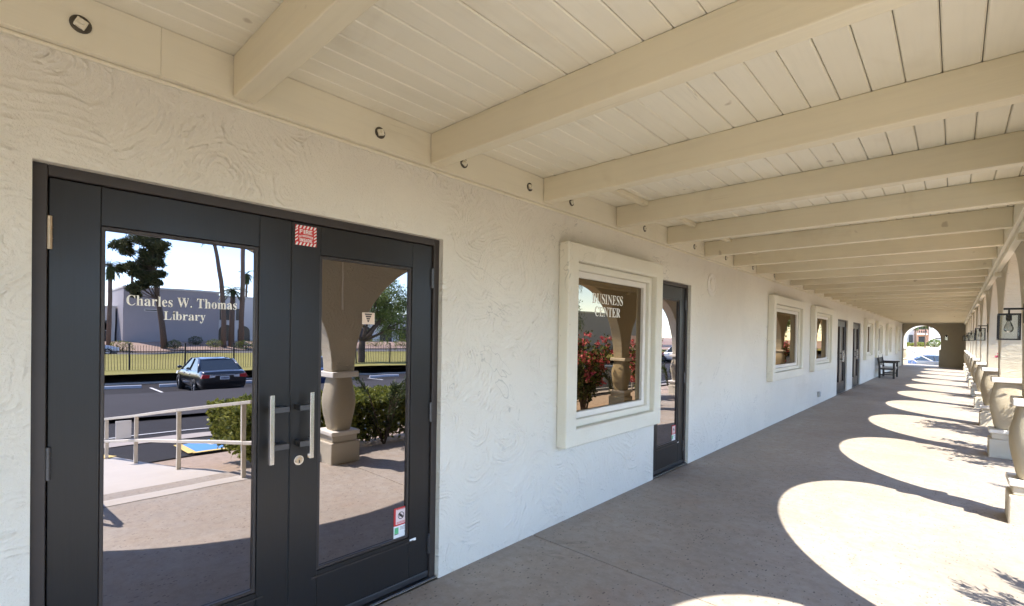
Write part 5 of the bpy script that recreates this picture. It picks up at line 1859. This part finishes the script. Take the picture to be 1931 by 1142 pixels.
for i, (x, y, rx, rz, lab) in enumerate([(64.5, 9.7, 1.0, .62, 'clipped shrub at the left end before the grey block'), (65.5, 14.6, .7, .55, 'loose shrub right of the leaning pine trunk'),
                                         (66.0, 19.0, .9, .55, 'clipped shrub before the corner of the grey block'), (64.6, 22.1, 1.2, .6, 'wide clipped shrub below the palms'),
                                         (68.0, 17.4, .8, .6, 'dark shrub against the grey block base'), (66, 31.0, 1.1, .6, 'clipped shrub left of the pale tree trunk'),
                                         (66, 36.5, 1.1, .6, 'clipped shrub right of the pale tree trunk'), (66, 41.5, 1.6, .65, 'widest clipped shrub in the right door reflection'),
                                         (66, 46.5, 1.2, .6, 'last clipped shrub in the right door reflection')]):
    make_shrub((x, y, ground_z(x) + 0.05), (rx, rx * 1.15, rz), 900, lab, 'leaf_dark' if 'dark' in lab or 'loose' in lab else 'leaf_hedge', 30 + i)

# ================================================================== far buildings
def box_building(name, x0, x1, y0, y1, z0, z1, mat, label, wins=(), arches=(), band=True, roofmat='far_trim'):
    b = empty(name, (x0, (y0 + y1) / 2, z0))
    MB().box(x0, x1, y0, y1, z0 - 0.5, z1).build('wall', mat, b)
    if band:
        MB().box(x0 - 0.08, x1 + 0.08, y0 - 0.08, y1 + 0.08, z1 + 0.001, z1 + 0.22).build('parapet', roofmat, b)
    for (ya, yb, za, zb) in wins:
        w = MB().ring(ya - 0.08, yb + 0.08, za - 0.08, zb + 0.08, 0.08, x0 - 0.06, x0 - 0.001).build('window', 'far_trim', b)
        MB().box(x0 - 0.03, x0 - 0.002, ya, yb, za, zb).build('pane', 'far_window', w)
    for (yc, hw, zs, zb) in arches:
        pts = [(yc - hw, zb)] + [(yc - hw * math.cos(math.pi * k / 16), zs + hw * math.sin(math.pi * k / 16)) for k in range(17)] + [(yc + hw, zb)]
        MB().prism(pts[::-1], 0, x0 - 0.03, x0 - 0.002).build('arched_opening', 'far_window', b)
    tag(b, label, 'building')
    return b


box_building('far_building', 72, 84, 10.9, 21.1, -0.25, 6.45, 'far_stucco', 'plain grey stucco block across the street, mirrored in the left door',
             wins=((13.0, 14.2, 3.72, 3.84),))
box_building('far_building', 76, 90, 21.3, 28.5, -0.25, 6.2, 'far_stucco_white', 'pale wing with arches and dark balcony openings behind the palms',
             wins=((22.3, 24.0, 2.85, 4.6), (24.5, 25.4, 2.85, 4.6)), arches=((23.2, 0.95, 1.2, -0.25), (25.6, 0.8, 1.2, -0.25)))
box_building('far_building', 76, 90, 1.0, 10.7, -0.25, 4.1, 'far_stucco_white', 'low pale building at the left edge of the left door reflection',
             wins=((8.0, 10.2, 1.2, 2.4),), arches=((9.0, 0.9, 1.6, -0.2),))
box_building('far_building', 74, 88, 29.0, 62.0, -0.25, 4.6, 'far_stucco_white', 'long pale building with dark arched openings behind the spreading tree',
             arches=tuple((32.5 + 4.0 * k, 1.25, 1.15, -0.25) for k in range(7)))
box_building('far_building', 40, 52, 60.0, 84.0, -1.1, 5.0, 'far_stucco', 'grey building past the lawn, mirrored in the lettered window')

# ================================================================== beyond the end arch
structure(MB().box(-40, 3.3, 41.0, 66, -1.25, -1.04).build('service_road', 'kerb_concrete'))
bank = MB()
for y_, z_ in ((62, -1.08), (68, -0.95), (88, 0.62), (130, 0.70)):
    bank.v += [(-60, y_, z_), (3.0, y_, z_)]
for q in range(3):
    bank.f.append((2 * q, 2 * q + 1, 2 * q + 3, 2 * q + 2))
structure(bank.build('far_bank', 'dry_bank'))
rw = MB().box(0.55, 2.6, 41.0, 41.25, -1.1, 0.22).build('low_wall', 'white_paint', None, bevel=0.02)
tag(rw, 'low white wall beside the steps past the end arch', 'wall')
stp = empty('steps', (0.4, 41.6, -1.1))
for k in range(6):
    MB().box(-0.6, 1.6, 41.27 + 0.3 * k, 41.27 + 0.3 * (k + 1) - 0.002, -1.1, -0.17 * (k + 1)).build('step', 'kerb_concrete', stp)
tag(stp, 'concrete steps descending beyond the end arch', 'steps')
hr = empty('stair_rail', (0.1, 41.2, 0))
for (a, b) in (((-0.25, 40.9, 0.70), (1.05, 43.4, -0.35)), ((0.25, 40.9, 0.86), (1.75, 43.6, -0.15))):
    MB().tube([a, b], 0.028, 8).build('rail', 'white_paint', hr, smooth=True)
    for t in (0.05, 0.95):
        p = Vector(a).lerp(Vector(b), t)
        MB().tube([p, (p.x, p.y, -1.1)], 0.022, 8).build('post', 'white_paint', hr, smooth=True)
tag(hr, 'white sloping stair rails seen through the end arch', 'handrail')

fb = empty('apartment_building', (-1.4, 97, 0.68))
MB().box(-2.3, -0.55, 97, 105, 0.0, 9.0).build('wall', 'far_stucco_peach', fb)
MB().box(-16, -2.32, 98, 106, 0.0, 8.0).build('side_wing', 'far_stucco_white', fb)
MB().box(-0.53, 3.2, 96.4, 106, 0.0, 7.0).build('front_wing', 'far_stucco_white', fb)
bal = MB().box(-2.2, -0.65, 96.0, 96.999, 2.42, 2.58).build('balcony', 'far_trim', fb)
MB().box(-2.2, -0.65, 96.0, 96.06, 3.10, 3.18).build('balcony_rail', 'far_stucco_peach', bal)
for k in range(8):
    MB().box(-2.18 + 0.21 * k, -2.13 + 0.21 * k, 96.0, 96.05, 2.581, 3.099).build('baluster', 'far_stucco_peach', bal)
for (xa, xb, za, zb) in ((-1.75, -1.0, 1.0, 2.15), (-1.9, -0.9, 2.7, 4.2)):
    w = MB().box(xa, xb, 96.9, 96.999, za, zb).build('window', 'far_window', fb)
    MB().box(xa - 0.08, xb + 0.08, 96.86, 96.96, za - 0.12, za - 0.01).build('sill', 'far_trim', w)
MB().box(0.2, 2.4, 96.3, 96.399, 1.85, 2.0).build('window', 'far_window', fb)
for k in range(3):
    MB().box(-4.6 + 0.8 * k, -4.1 + 0.8 * k, 97.9, 97.999, 1.2, 2.4).build('window', 'far_window', fb)
tag(fb, 'peach and white apartment building framed by the end arch', 'building')
for i, (x, y, rx, rz, lab) in enumerate([(-3.2, 91, 1.1, .34, 'low green hedge shrub, left through the end arch'), (-1.5, 91.5, 1.1, .36, 'low green hedge shrub, centre through the end arch'),
                                         (0.25, 91, 0.9, .62, 'taller pale shrub, right through the end arch'), (1.7, 91, 0.9, .62, 'rightmost pale shrub through the end arch')]):
    make_shrub((x, y, 0.62), (rx, rx * 0.8, rz), 1300, lab, 'leaf_hedge' if i < 2 else 'leaf_pale', 60 + i, 0.16, 0.04, group='shrubs beyond the end arch')
make_palm('palm_tree', [(-1.75, 89, 0.55), (-1.75, 89, 2.5), (-1.8, 89, 4.6)], 0.16, 0.14, 1.2, 22, 'palm before the peach building through the end arch', 9, 1.3, True)['group'] = 'palms past the end arch'
make_palm('palm_tree', [(-0.6, 86, 0.45), (-0.6, 86, 2.2), (-0.55, 86, 3.75)], 0.07, 0.06, 0.95, 26, 'palm whose fronds hang at the top of the end arch', 10, 1.6)['group'] = 'palms past the end arch'

# a sign board on a post in the planting, mirrored in the lettered window
sg = empty('sign_post', (5.6, 14.6, ground_z(5.6)))
MB().tube([(5.6, 14.6, -0.4), (5.6, 14.6, 1.5)], 0.025, 8).build('post', 'outlet_grey', sg)
MB().box(5.565, 5.574, 14.42, 14.78, 1.08, 1.55).build('board', 'sticker_pink', sg)
tag(sg, 'pale pink sign board on a post, mirrored in the lettered window', 'sign')
bpy.context.view_layer.update()
